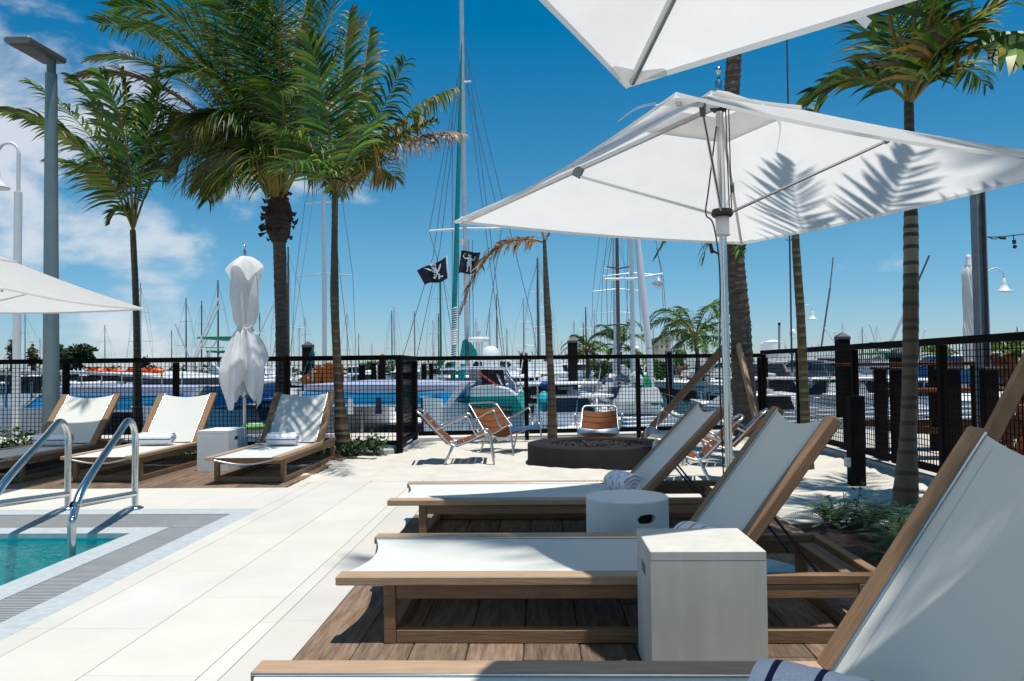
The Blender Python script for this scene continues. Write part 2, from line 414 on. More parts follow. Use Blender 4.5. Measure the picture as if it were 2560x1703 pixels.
# planting beds
def bedmesh(x0,x1,y0,y1,z,name,sh=None):
    g = MB()
    def fn(u, v):
        x = x0+(x1-x0)*u; y = y0+(y1-y0)*v; e = min(u,1-u,v,1-v)*8; e = max(0,min(1,e))
        return Vector((x + .10*fnoise(x,y,2.5,1)*(1-e), y + .25*fnoise(x,y,1.8,7)*(1-min(1,(1-v)*6)), (-.03 if e < .01 else 0) + z*e + .03*fnoise(x,y,6,4)*e))
    g.grid(fn, 70, 70); return struct(g.build(name, M['mulch']))
bedmesh(1.6, 3.0, .4, 5.45, .035, 'planting_bed')
bedmesh(-9, -1.85, 9.25, 9.95, .03, 'fence_bed')

# pool: coping, gutter, basin, water
g = MB(); zt = .010
def ring(x0, x1, ys, z0, z1): pass
g.box(-9.2,-2.112, 5.75,5.938,-.3,zt); g.box(-2.26,-2.112,-1.6,5.75,-.3,zt)                 # outer band
g.box(-9.2,-2.49, 5.09,5.28,-.022,zt-.002); g.box(-2.655,-2.49,-1.6,5.09,-.022,zt-.002)                # inner band
struct(g.build('pool_coping', M['bluetile']))
g = MB()
g.box(-9.2,-2.5, 5.28,5.75,-.3,-.10); g.box(-2.49,-2.26,-1.6,5.75,-.3,-.10)
g.box(-9.2,-2.5,5.095,5.279,-.3,-.024); g.box(-2.648,-2.492,-1.6,5.094,-.3,-.024)
struct(g.build('gutter', M['rubber']))
g = MB()
x = -9.2
while x < -2.27:
    g.box(x, x+.0135, 5.283, 5.747, -.03, zt-.004); x += .0245
y = -1.5
while y < 5.28:
    g.box(-2.487, -2.263, y, y+.0135, -.03, zt-.004); y += .0245
g.box(-2.487,-2.263,5.30,5.325,-.03,zt-.002)
tag(g.build('gutter_grating', M['grate']), 'pale slotted overflow grating around the swimming pool corner', 'grating')
M['pooltile'] = mat('turquoise_mosaic', (.02,.62,.62), .3, dark=(.01,.44,.48), scale=22)
g = MB()
g.quad((-9.2,5.092,-.022),(-2.653,5.092,-.022),(-2.655,5.09,-1.5),(-9.2,5.09,-1.5))
g.quad((-2.653,5.09,-.022),(-2.653,-1.6,-.022),(-2.655,-1.6,-1.5),(-2.655,5.09,-1.5))
g.quad((-9.2,-1.6,-1.5),(-2.655,-1.6,-1.5),(-2.655,5.09,-1.5),(-9.2,5.09,-1.5))
struct(g.build('pool_basin', M['pooltile']))
g = MB()
for k in range(4): g.box(-9.2,-2.656, 5.089-.3*(k+1), 5.089-.3*k, -1.49, -.22-.24*k-.12)
struct(g.build('pool_steps', M['pooltile']))
g = MB()
for k in range(4): g.box(-9.2,-2.657, 5.089-.3*(k+1)-.002, 5.089-.3*(k+1)+.04, -.34-.24*k-.05, -.335-.24*k)
struct(g.build('step_edging', M['navy']))
pm = bpy.data.materials.new('pool_water'); pm.use_nodes = True; t = pm.node_tree; n = t.nodes
n.remove(n['Principled BSDF'])
tc_ = n.new('ShaderNodeTexCoord'); nz = n.new('ShaderNodeTexNoise'); nz.inputs['Scale'].default_value = 6; nz.inputs['Detail'].default_value = 3
bp = n.new('ShaderNodeBump'); bp.inputs['Strength'].default_value = .5; bp.inputs['Distance'].default_value = .03
t.links.new(tc_.outputs['Object'], nz.inputs[0]); t.links.new(nz.outputs[0], bp.inputs['Height'])
gl = n.new('ShaderNodeBsdfGlossy'); gl.inputs['Roughness'].default_value = .03; gl.inputs[0].default_value = (.8,.8,.8,1); t.links.new(bp.outputs[0], gl.inputs['Normal'])
fr_ = n.new('ShaderNodeFresnel'); fr_.inputs[0].default_value = 1.16; t.links.new(bp.outputs[0], fr_.inputs['Normal'])
tp = n.new('ShaderNodeBsdfTransparent'); tp.inputs[0].default_value = (.11,.90,.90,1); ms = n.new('ShaderNodeMixShader')
t.links.new(fr_.outputs[0], ms.inputs[0]); t.links.new(tp.outputs[0], ms.inputs[1]); t.links.new(gl.outputs[0], ms.inputs[2]); t.links.new(ms.outputs[0], n['Material Output'].inputs[0])
g = MB(); g.quad((-9.2,-1.6,-.032),(-2.656,-1.6,-.032),(-2.656,5.088,-.032),(-9.2,5.088,-.032)); struct(g.build('pool_water', pm))

# ================================================================== FENCES
def fence(name, label, posts, zt, corner_post=None):
    t = thing(name, label, 'fence', (posts[0][0], posts[0][1], 0))
    for i, (x, y) in enumerate(posts):
        s_ = .075 if corner_post and i in corner_post else .062
        g = MB(); g.box(x-s_/2, x+s_/2, y-s_/2, y+s_/2, -.1, zt-.062); g.build('post', M['black'], t, True)
    for i in range(len(posts)-1):
        a = Vector((*posts[i],0)); b_ = Vector((*posts[i+1],0)); d = (b_-a); ln = d.length; d.normalize()
        g = MB(); o_ = .037
        g.bar(a+Vector((0,0,zt-.03))-d*(.031 if i == 0 else 0), b_+Vector((0,0,zt-.03))+d*(.031 if i == len(posts)-2 else 0), .075, .06); g.build('top_rail', M['black'], t, True)
        g = MB(); g.bar(a+d*o_+Vector((0,0,.13)), b_-d*o_+Vector((0,0,.13)), .05, .06); g.build('bottom_rail', M['black'], t, True)
        g = MB(); n_ = max(2, round((ln-2*o_)/.0515)); wv = .0065
        for k in range(1, n_):
            p = a + d*(o_ + (ln-2*o_)*k/n_); g.bar(p+Vector((0,0,.161)), p+Vector((0,0,zt-.062)), wv, wv, (0,1,0) if abs(d.x) > .5 else (1,0,0))
        nh = round((zt-.062-.16)/.0515)
        for k in range(1, nh):
            z = .16 + (zt-.062-.16)*k/nh; g.bar(a+d*o_+Vector((0,0,z)), b_-d*o_+Vector((0,0,z)), wv, wv*.95)
        g.build('mesh_panel', M['black'], t, True)
    return t
pl = [(-1.75-1.41*i, 9.86) for i in range(7)][::-1] 
fence('mesh_fence', 'black mesh fence behind the left loungers, ending in a corner post', pl, 1.22, [6])
fence('mesh_fence', 'short black mesh return panel seen edge-on at the fence step', [(-1.752, 9.935),(-1.77,11.16)], 1.219)
fence('mesh_fence', 'black mesh fence behind the round fire pit and steel armchairs', [(-1.77,11.245),(-.20,11.46),(1.43,11.72),(3.30,12.1)], 1.22)
fence('mesh_fence', 'black mesh fence running toward the camera on the right side', [(3.33,12.0),(3.40,10.62),(3.415,8.78),(3.425,6.92),(3.43,5.05),(3.43,3.2),(3.43,1.4)], 1.262)
g = MB(); g.bar((-1.77,11.25,.01),(3.4,12.12,.01),.16,.09); g.bar((3.4,12.1,.02),(3.47,1.2,.02),.12,.08); g.bar((-1.74,9.95,.015),(-1.76,11.2,.015),.1,.07); struct(g.build('kerb', M['kerb']))
g = MB(); g.bevbox(-.09,.09,-.06,.06,-.01,.065,.012, Matrix.Translation((-1.90,9.78,0)) @ Matrix.Rotation(.2,4,'Z')); tag(g.build('stone_block', M['kerb']), 'small pale stone block lying at the foot of the fence corner post', 'block')
# ================================================================== LOUNGERS (foot at x=0, head towards +x)
LW = .79
def make_lounger():
    t = thing('sun_lounger', 'x', 'sun lounger', group='teak sun loungers with white sling')
    y0, y1 = 0, LW; m = M['teak']; seat = 1.44; zr = .27
    for nm, ya, yb in (('side_rail', y0, y0+.085), ('side_rail', y1-.085, y1)):
        g = MB(); g.bevbox(0, seat, ya, yb, zr-.034, zr, .004); g.build(nm, M['teak_sunlit'], t)
    for x in (.18, 1.95):
        for ya in (y0+.015, y1-.015-.05):
            g = MB(); g.bevbox(x, x+.045, ya, ya+.05, .0145, zr-.0345, .003); g.build('leg', m, t)
    for ya in (y0+.019, y1-.019-.042):                        # aprons and stretchers
        g = MB(); g.bevbox(.226, 1.949, ya, ya+.042, zr-.088, zr-.036, .003); g.build('apron', m, t)
        g = MB(); g.bevbox(.226, 1.949, ya, ya+.042, .016, .066, .003); g.build('stretcher', m, t)
    for ya in (y0+.016, y1-.016-.048):
        g = MB(); g.bevbox(1.45, 2.06, ya, ya+.048, zr-.0355, zr-.002, .003); g.build('rear_rail', m, t)
    for x in (.182, 1.953):
        g = MB(); g.bevbox(x, x+.04, y0+.066, y1-.066, .016, .066, .003); g.build('cross_bar', m, t)
        g = MB(); g.bevbox(x, x+.04, y0+.066, y1-.066, zr-.086, zr-.037, .003); g.build('cross_bar', m, t)
    g = MB(); g.bevbox(2.02, 2.06, y0+.0655, y1-.0655, zr-.036, zr-.003, .003); g.build('cross_bar', m, t)
    g = MB()
    def fs(u, v):
        x = .012 + u*(seat-.03) + .055*(math.sin(math.pi*v) ** 1.0) * (1-u)**6; y = y0+.088 + v*(LW-.176)
        return Vector((x, y, zr-.010 - .014*math.sin(math.pi*v)*math.sin(math.pi*min(1,u*1.1+.05))**.5))
    g.grid(fs, 24, 10); g.build('seat_sling', M['sling'], t)
    for ya in (y0+.0895, y1-.0895): g = MB(); g.tube([(.004,ya,zr-.006),(seat-.02,ya,zr-.006)], .0042, 6); g.build('sling_piping', M['chrome'], t)
    g = MB(); g.tube(sub([(.02+.03*math.sin(math.pi*k/8), y0+.085+(LW-.17)*k/8, zr-.03-.045*math.sin(math.pi*k/8)) for k in range(9)],3), .009, 8)
    g.build('end_bar', M['steel'], t)
    # backrest: its own frame turned about the hinge
    bl = .735; g = MB()
    def fb(u, v):
        x = .015 + u*(bl-.03) - .045*math.sin(math.pi*v)*u**5; y = y0+.088+v*(LW-.176)
        return Vector((x, y, -.010-.011*math.sin(math.pi*v)*math.sin(math.pi*min(1,.2+u*.75))))
    g.grid(fb, 20, 10)
    bk = g.build('backrest', M['sling'], t); bk.location = (seat-.01, 0, zr-.002); bk.rotation_euler = (0, -R(52), 0)
    for ya, yb in ((y0, y0+.085), (y1-.085, y1)): g = MB(); g.bevbox(0, bl, ya, yb, -.042, .0, .005); g.build('back_rail', m, bk)
    for ya, yb in ((y0+.135, y0+.147), (y1-.147, y1-.135)):
        g = MB(); g.grid(lambda u, v: Vector((.02+u*(bl-.07), ya+(yb-ya)*v, fb(.02+u*.93, (ya+(yb-ya)*v-y0-.088)/(LW-.176)).z+.0012)), 16, 1); g.build('seam', M['sling'], bk)
    for ya in (y0+.0895, y1-.0895): g = MB(); g.tube([(.0,ya,-.006),(bl-.01,ya,-.006)], .0045, 6); g.build('sling_piping', M['chrome'], bk)
    g = MB(); g.tube(sub([(bl-.03-.035*math.sin(math.pi*k/8), y0+.08+(LW-.16)*k/8, -.03) for k in range(9)],3), .008, 8); g.build('top_bar', M['steel'], bk)
    for ya in (y0+.20, y1-.20):
        g = MB(); g.tube([(seat+.24, ya, zr+.20), (seat+.43, ya, zr-.05)], .006, 6); g.build('prop', M['rubber'], t)
    return t
L0 = make_lounger()
def place_lounger(o, x, y, rz, ang, label, sc_=1.0, wy=1.0):
    o.location = (x, y, 0); o.rotation_euler[2] = rz; o.scale = (sc_, wy, 1); o['label'] = label
    for c in o.children:
        if c.name.startswith('backrest'): c.rotation_euler[1] = -R(ang)
lb = dup(L0); lc = dup(L0); la = L0
place_lounger(la, -.76, 1.36, 0, 57, 'nearest teak lounger, cut off by the bottom and right edges', 1.03)
place_lounger(lb, -.78, 3.00, 0, 53.5, 'middle teak lounger of the right row, behind the square white table', 1.0)
place_lounger(lc, -.917, 4.73, 0, 47, 'farthest lounger of the right row, its foot under a wedge of sunlight', 1.03)
for (x, y, a, s_, lbl) in ((-2.345, 7.12, 46, .98, 'teak lounger under the palm shadows, beside the fence corner'),
                         (-3.77, 7.27, 46, .98, 'teak lounger left of the white box table, behind the pool handrail'),
                         (-4.90, 7.24, 46, .98, 'leftmost teak lounger, half shaded by the open umbrella')):
    o = dup(L0); place_lounger(o, x, y, R(90), a, lbl, s_, .875)
    for c in o.children:
        if c.name.split('.')[0] == 'side_rail' : pass

# ------------------------------------------------------------------ towels
def towel(label, c, axis, r, ln, mode, seed=1):
    rs2 = random.Random(seed); g = MB(); navy = (.012,.017,.07); wh = (.76,.77,.83)
    ax = Vector(axis).normalized(); up = Vector((0,0,1)); sd = up.cross(ax).normalized(); up = ax.cross(sd)
    n_ = 44; m_ = 40; c = Vector(c)
    rr = [r*(1+.05*math.sin(2*math.pi*k/n_*2+1)+.02*math.sin(2*math.pi*k/n_*5)) for k in range(n_)]
    vs = []
    for i in range(m_+1):
        s_ = i/m_; e = 1-.10*abs(2*s_-1)**8
        for k in range(n_):
            a = 2*math.pi*k/n_; q = rr[k]*e*(1+.015*math.sin(9*s_*3+k)); vs.append(c + ax*(ln*(s_-.5)) + (sd*math.cos(a) + up*math.sin(a)*.88)*q)
    for i in range(m_):
        for k in range(n_):
            k2 = (k+1) % n_; cc = wh
            if mode == 'along': 
                if k in (4,13,22,31,40): cc = navy
            elif mode == 'around':
                if (i % 9) == 4: cc = navy
            elif mode == 'thick':
                if (i % 13) in (5,6): cc = navy
            else:
                if (i*2 + k//4) % 13 == 4: cc = (.10,.12,.3)
            g.setc(cc); g.add([vs[i*n_+k], vs[i*n_+k2], vs[(i+1)*n_+k2], vs[(i+1)*n_+k]], [(0,1,2,3)], True)
    for e_, sgn in ((0,-1),(m_,1)):                        # rolled ends: spiral groove
        cen = c + ax*(ln*(e_/m_-.5))
        for q in range(6):
            f0, f1 = q/6, (q+1)/6
            for k in range(n_):
                k2 = (k+1)%n_; a = 2*math.pi*k/n_; a2 = 2*math.pi*k2/n_
                def pt(f, kk, aa):
                    base = vs[e_*n_+kk] - cen; return cen + base*f + ax*sgn*(.010*math.sin(f*19+aa) - .004)*(1 if f < .99 else 0)
                g.setc(navy if (q % 2 == 1 and k % 7 < 1 and mode == 'along') else wh)
                g.add([pt(f0,k,a), pt(f1,k,a), pt(f1,k2,a2), pt(f0,k2,a2)], [(0,1,2,3)], True)
    g2 = g
    o = MB(); o.v = [Vector(p)-c for p in g.v]; o.f = g.f; o.c = g.c; o.sm = g.sm; o.usecol = True
    ob = o.build('rolled_towel', M['towel']); ob.location = c
    tag(ob, label, 'towel', 'rolled striped towels on the loungers'); return ob
zt_ = .27
towel('rolled towel lit by sun on the leftmost lounger', (-5.24, 8.42, zt_+.062), (1,.04,0), .075, .37, 'along', 1)
towel('rolled towel on the lounger left of the white box table', (-4.12, 8.43, zt_+.062), (1,.03,0), .075, .37, 'along', 2)
towel('rolled towel in palm shadow on the lounger beside the fence corner', (-2.70, 8.28, zt_+.062), (1,.02,0), .075, .31, 'along', 3)
towel('small rolled towel above the round white stool', (.515, 5.02, zt_+.055), (.45,-1,0), .078, .26, 'faint', 4)
towel('rolled towel half hidden behind the square white table', (.68, 3.40, zt_+.045), (.5,-1,0), .072, .28, 'around', 5)
towel('white towel with thick navy stripes at the bottom edge', (.60, 1.735, zt_+.058), (.80,-.60,0), .078, .30, 'thick', 6)

# ------------------------------------------------------------------ side tables
def square_table(label, x0, x1, y0, y1, h, m, side):
    t = thing('side_table', label, 'side table', ((x0+x1)/2, (y0+y1)/2, 0), group='white concrete side tables')
    g = MB(); z0 = .015
    X0, X1, Y0, Y1 = x0, x1, y0, y1
    # four walls with a slot in the side wall, plus top
    g.bevbox(X0, X1, Y0, Y1, h-.03, h, .002)
    g.box(X0+.0004, X1-.0004, Y0+.0004, Y0+.025, z0, h-.0302); g.box(X0+.0004, X1-.0004, Y1-.025, Y1-.0004, z0, h-.0302)
    sl_ = [(Y0+.025, Y0+(Y1-Y0)*.36), (Y0+(Y1-Y0)*.64, Y1-.025)]
    for xx in ((X0+.0004, X0+.025), (X1-.025, X1-.0004)):
        for a_, b_ in sl_: g.box(xx[0], xx[1], a_, b_, z0, h-.0302)
        g.box(xx[0], xx[1], sl_[0][1], sl_[1][0], z0, h-.115); g.box(xx[0], xx[1], sl_[0][1], sl_[1][0], h-.075, h-.0302)
    g.build('body', m, t, True)
    g = MB(); g.box(X0+.03, X1-.03, Y0+.03, Y1-.03, z0, h-.035); g.build('shade_fill', M['rubber'], t, True)  # dark fill painted as the shade inside the hollow, seen through the slot
    return t
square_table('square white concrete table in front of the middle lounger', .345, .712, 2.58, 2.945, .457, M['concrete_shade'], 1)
square_table('white box table between two left loungers, with a slot handle', -3.555, -3.225, 8.15, 8.62, .43, M['concrete'], 1)
# round stool
t = thing('round_stool', 'round white concrete stool with an oval handle hole', 'side table', (.447, 4.22, 0), group='white concrete side tables')
g = MB(); r0 = .214; hh = .372; n_ = 64; zs = [.015,.06,.12,.18,.225,.24,.26,.28,.30,.315,.33,.36,.366,.372]
def inhole(a, z): 
    da = (a - R(-68) + math.pi) % (2*math.pi) - math.pi; xx = da*r0/.052; zz = (z-.283)/.024
    return xx*xx*xx*xx + zz*zz < 1
n_ = 320
vs = []; zs = [.015+.345*i/120 for i in range(121)] + [.366, .372]
for i, z in enumerate(zs):
    rr_ = r0 - (.006 if i == len(zs)-1 else .0)
    for k in range(n_): a = 2*math.pi*k/n_; vs.append((rr_*math.cos(a), rr_*math.sin(a), z))
fs = []
for i in range(len(zs)-1):
    for k in range(n_):
        a = 2*math.pi*(k+.5)/n_
        if not inhole(a, (zs[i]+zs[i+1])/2): fs.append((i*n_+k, i*n_+(k+1)%n_, (i+1)*n_+(k+1)%n_, (i+1)*n_+k))
fs.append(tuple((len(zs)-1)*n_+k for k in range(n_)))
g.add(vs, fs, True); g.sm[-1] = False
st_ = g.build('body', M['concrete'], t)
mo = st_.modifiers.new('thick', 'SOLIDIFY'); mo.thickness = .03; mo.offset = -1
g = MB(); g.lathe([(.17,.016),(.17,.33),(0,.335)], 32); g.build('shade_fill', M['rubber'], t)  # dark fill stands in for the shade behind the handle hole

# ================================================================== UMBRELLAS
def canopy(g, cs, apex, sag=.05, n=14, vent=0.0):
    apex = Vector(apex)
    for i in range(4):
        a, b_ = Vector(cs[i]), Vector(cs[(i+1) % 4]); mid = (a+b_)/2; cen = Vector((apex.x, apex.y, mid.z)); inn = (cen-mid)
        def fn(u, v):
            e = a.lerp(b_, v) + inn*(.035*4*v*(1-v)) + Vector((0,0,.0))
            p = apex.lerp(e, .12 + .88*u) ; p.z -= sag*math.sin(math.pi*v)*u*.55 + .02*math.sin(math.pi*u)
            return p
        g.grid(fn, n, n)
        def hem(u, v):
            e = a.lerp(b_, v) + inn*(.035*4*v*(1-v)); e.z -= sag*math.sin(math.pi*v)*.55
            return e + Vector((0,0,-.016*u)) - inn.normalized()*.004*u
        g.grid(hem, 1, n)
def umbrella(label, cs, apex, base, vent=True, has_base=True, hub_dz=-.62, strut_t=.50, tabs=True, pole_r=.019, group='open white umbrellas'):
    t = thing('open_umbrella', label, 'umbrella', (base[0], base[1], 0), group=group)
    ap = Vector(apex)
    g = MB(); canopy(g, cs, ap); g.build('canopy', M['canvas'], t, True)
    # square vent cap, raised
    g = MB(); cc = [ap.lerp(Vector(c), .25) + Vector((0,0,.012)) for c in cs]
    canopy(g, cc, ap + Vector((0,0,.016)), .012, 8)
    g.add([ap+(c-ap)*.13 + Vector((0,0,.0)) for c in cc], [(0,1,2,3)])
    g.build('vent_cap', M['canvas'], t, True)
    pb = Vector((base[0], base[1], .02)); tp = Vector((ap.x, ap.y, ap.z+.02))
    g = MB(); g.tube([pb, pb.lerp(tp,.5), tp], pole_r, 16); g.build('pole', M['chrome'], t, True)
    g = MB(); g.lathe([(pole_r*.9,0),(pole_r*.9,.06),(.008,.07),(.010,.10),(.016,.112),(.014,.128),(0,.136)], 14, (ap.x, ap.y, ap.z+.0)); g.build('finial', M['chrome'], t, True)
    hub = ap + Vector((0,0,-.075)); run = Vector((pb.lerp(tp, (ap.z+hub_dz)/tp.z).x, pb.lerp(tp,(ap.z+hub_dz)/tp.z).y, ap.z+hub_dz))
    g = MB(); g.lathe([(pole_r,.03),(.042,.03),(.045,-.005),(.03,-.02),(pole_r,-.02)], 16, hub); g.build('top_hub', M['rubber'], t, True)
    g = MB(); g.lathe([(pole_r+.001,.028),(.05,.025),(.055,.0),(.046,-.012),(pole_r+.001,-.012)], 16, run)
    g.build('runner', M['rubber'], t, True)
    g = MB(); g.lathe([(pole_r+.001,0),(.034,0),(.034,-.085),(.037,-.087),(.037,-.095),(pole_r+.001,-.097)], 18, run+Vector((0,0,-.012))); g.build('collar', M['whitepaint'], t, True)
    for c in cs:
        c = Vector(c); dirv = (Vector((c.x,c.y,0))-Vector((ap.x,ap.y,0))).normalized()
        e = ap.lerp(c, .97) + Vector((0,0,-.035)); s0 = hub + dirv*.04
        g = MB(); g.bar(s0, e, .016, .026, bev=.003); rb = g.build('rib', M['steel'], t, True)
        m_ = s0.lerp(e, strut_t)
        g = MB(); g.tube([run+dirv*.045+Vector((0,0,.008)), m_+Vector((0,0,-.025))], .0075, 8); st2 = g.build('strut', M['chrome'], t, True)
        g = MB(); g.bar(m_+Vector((0,0,.018))-dirv*.03, m_+Vector((0,0,-.034))+dirv*.0, .022, .05, up=dirv); g.build('bracket', M['lamp'], t, True)
        # canvas corner pocket
        g = MB(); q = ap.lerp(c, .93)+Vector((0,0,-.03)); sd = dirv.cross(Vector((0,0,1)))
        g.add([c+Vector((0,0,-.02)), q+sd*.09+Vector((0,0,-.005)), q+Vector((0,0,-.02)), q-sd*.09+Vector((0,0,-.005))], [(0,1,2),(0,2,3)]); g.build('corner_pocket', M['canvas2'], t, True)
    if has_base:
        g = MB(); g.lathe([(.37,.0),(.37,.012),(.355,.022),(.05,.028),(.045,.03)], 56, (base[0], base[1], .015)); g.build('base_plate', M['steel'], t, True)
        g = MB(); g.lathe([(.044,.04),(.044,.33),(.030,.34),(.030,.36),(pole_r,.37)], 20, (base[0], base[1], 0)); g.build('pole_sleeve', M['steel'], t, True)
    # cord
    return t, run, hub
mainc = [P(1137,551,4.79), P(1690,230,2.60), P(2745,400,3.42), P(1855,606,5.66)]
ap_main = P(1797,233,4.02)
tm, run, hub = umbrella('large open white umbrella over the right loungers, shown whole', mainc, ap_main, (.93, 3.98))
g = MB(); g.tube(sub([hub+Vector((.03,-.01,0)), hub+Vector((.034,-.01,-.3)), run+Vector((.034,-.01,.03))],3), .003, 5); g.tube([hub+Vector((.045,-.01,0)), run+Vector((.045,-.01,.03))], .003, 5)
g.tube(sub([hub+Vector((-.02,-.02,-.1)), run+Vector((-.07,-.02,.12)), run+Vector((-.085,-.02,.0)), run+Vector((-.05,-.03,-.06)), Vector((.93-.035,3.96,1.5)), Vector((.93-.045,3.96,1.0)), Vector((.93-.035,3.96,.45))],6), .004, 5)
g.build('cord', M['rubber'], tm, True)
for i, (a_, pth) in enumerate(((0, [P(1640,258,3.3), P(1590,272,3.4), P(1546,303,3.5)]), (1, [P(1905,262,2.9), P(1945,300,2.9), P(1950,330,2.9), P(1942,376,2.9)]))):
    g = MB(); pp = sub(pth, 6)
    for q in range(len(pp)-1):
        w0 = Vector((.004,.004,.008)); g.add([pp[q]-w0, pp[q+1]-w0, pp[q+1]+w0, pp[q]+w0], [(0,1,2,3)], True)
    g.build('tie_strap', M['canvas2'], tm, True)
nf = P(1565,207,2.48); zc = nf.z; ex = Vector((-.42,-.91,0)); ey = Vector((.73,-.68,0))
nearc = [nf, nf+ex*2.35, nf+ex*2.35+ey*2.35, nf+ey*2.35]
cen_ = (nearc[0]+nearc[2])/2
tn, r2_, h2_ = umbrella('close umbrella corner hanging into the top of the picture', nearc, (cen_.x, cen_.y, zc+.53), (cen_.x, cen_.y), has_base=True)
g = MB(); pp = sub([P(2118,0,2.0), P(2130,25,2.0), P(2155,48,2.0), P(2172,62,2.0)], 5)
for q in range(len(pp)-1):
    w0 = Vector((.008,.0,.010)); g.add([pp[q]-w0, pp[q+1]-w0, pp[q+1]+w0, pp[q]+w0], [(0,1,2,3)], True)
g.build('tie_strap', M['canvas2'], tn, True)
lt = P(362,772,8.75); lz = lt.z
leftc = [lt, Vector((lt.x, lt.y-2.35, lz)), Vector((lt.x-2.35, lt.y-2.35, lz)), Vector((lt.x-2.35, lt.y, lz))]
umbrella('open white umbrella cut off by the left edge, its corner pointing right', leftc, (lt.x-1.17, lt.y-1.17, lz+.56), (lt.x-1.17, lt.y-1.17))

def closed_umbrella(label, x, y, ztop, zbot, ztie, rw, m, seed, tie=True, base=True, pole_r=.019, group='closed white umbrellas'):
    t = thing('closed_umbrella', label, 'umbrella', (x, y, 0), group=group); r2 = random.Random(seed)
    g = MB(); n_ = 144; m_ = 80; h = ztop-zbot; zt2 = (ztie-zbot)/h
    ph = [r2.uniform(0,6.28) for _ in range(6)]
    def fn(u, v):
        a = 2*math.pi*v; z = ztop - u*h; s_ = 1-u      # s_: 1 top .. 0 bottom
        if tie:
            if s_ > zt2: k = (s_-zt2)/(1-zt2); base_r = .50 + .40*math.sin(math.pi*min(1,k*.93+.02))**.75; base_r = base_r*(1-max(0,(k-.84)/.16)**2*.62)
            else: k = (zt2-s_)/zt2; base_r = .54 + .88*(k/.55)**.8 if k < .55 else 1.42*(1-.27*((k-.55)/.45)**1.3)
        else:
            k = s_; base_r = (.75 + .12*math.sin(5*k+1)) * (1-max(0,(k-.9)/.1)**2*.6) * (.72+.5*k if k < .55 else 1)
        amp = (.22 if s_ < zt2 else .20) if tie else .08
        if tie and abs(s_-zt2) < .03: amp *= .6; base_r *= .93
        fold = math.cos(4*a+ph[0]) * amp + amp*.7*(1-2*abs(math.cos(4*a+ph[1]+1.5*u))) + amp*.6*(1-2*abs(math.cos(6.5*a+ph[2]-2*u))) + .035*math.cos(19*a+6*u) + .12*noise.noise(Vector((math.cos(a)*2.5, math.sin(a)*2.5, u*7+seed)))
        r_ = rw*base_r*(1+fold)
        zz = z
        if tie and u > .55: zz = z - .15*((u-.55)/.45)**1.5*math.cos(4*a+ph[0]+.9) + .04*(u-.55)/.45*math.cos(2*a+1)
        if not tie: zz = z - .03*math.cos(2*a)*u
        return Vector((r_*math.cos(a+(.0 if tie else 2.2*u)), r_*math.sin(a+(.0 if tie else 2.2*u)), zz))
    g.grid(fn, m_, n_); g.build('folded_canopy', m, t)
    if tie:
        g = MB()                                             # vent cap flopped over the top
        def fc(u, v):
            a = 2*math.pi*v; f = .5+.5*math.cos(4*a+.6); r_ = rw*(.12+ u*(.80+.45*f)); return Vector((r_*math.cos(a), r_*math.sin(a), ztop+.012 - .02*u - u*u*(.10+.16*(1-f))+.012*math.cos(9*a)*u))
        g.grid(fc, 12, 64); g.build('vent_cap', m, t)
        g = MB(); g.tube([(rw*.50*math.cos(a), rw*.50*math.sin(a), ztie+.01*math.sin(3*a)) for a in [2*math.pi*k/24 for k in range(24)]], .008, 6, closed=True); g.tube([(rw*.4,-rw*.4,ztie),(rw*.75,-rw*.5,ztie+.03)],.007,6); g.build('tie_strap', m, t)
    g = MB(); g.tube([(0,0,.02),(0,0,ztop+.03)], pole_r, 14); g.build('pole', M['steel'], t)
    if tie:
        g = MB(); g.lathe([(.018,0),(.018,.04),(.008,.05),(.010,.08),(.015,.09),(.013,.105),(0,.112)], 14, (0,0,ztop+.03)); g.build('finial', M['chrome'], t)
        g = MB(); g.lathe([(.02,.1),(.045,.09),(.05,.02),(.04,.0),(.02,-.03)], 16, (0,0,zbot-.03)); g.build('runner', M['steel'], t)
        for k in range(4):
            a = R(45+90*k); g = MB(); g.tube([(.03*math.cos(a),.03*math.sin(a),zbot), (.05*math.cos(a),.05*math.sin(a),zbot+.5)], .007, 6); g.build('rib', M['steel'], t)
    else:
        g = MB(); g.lathe([(.045,0),(.05,.04),(.03,.07),(.035,.13),(.025,.17),(0,.18)], 14, (0,0,ztop-.02)); g.build('finial', M['whitepaint'], t)
    if base: g = MB(); g.lathe([(.33,.015),(.33,.03),(.31,.04),(.04,.045)], 40); g.build('base_plate', M['steel'], t); 
    g = MB(); g.lathe([(.03,.04),(.03,.3),(.02,.31)], 16); g.build('pole_sleeve', M['steel'], t)
    return t
closed_umbrella('furled white umbrella tied at its waist between the left loungers', -3.30, 8.80, 2.32, .80, 1.52, .165, M['canvas2'], 3)
closed_umbrella('slim furled umbrella in a white sleeve beyond the right fence', 5.84, 11.0, 2.36, .98, 1.5, .125, M['canvas2'], 5, tie=False)
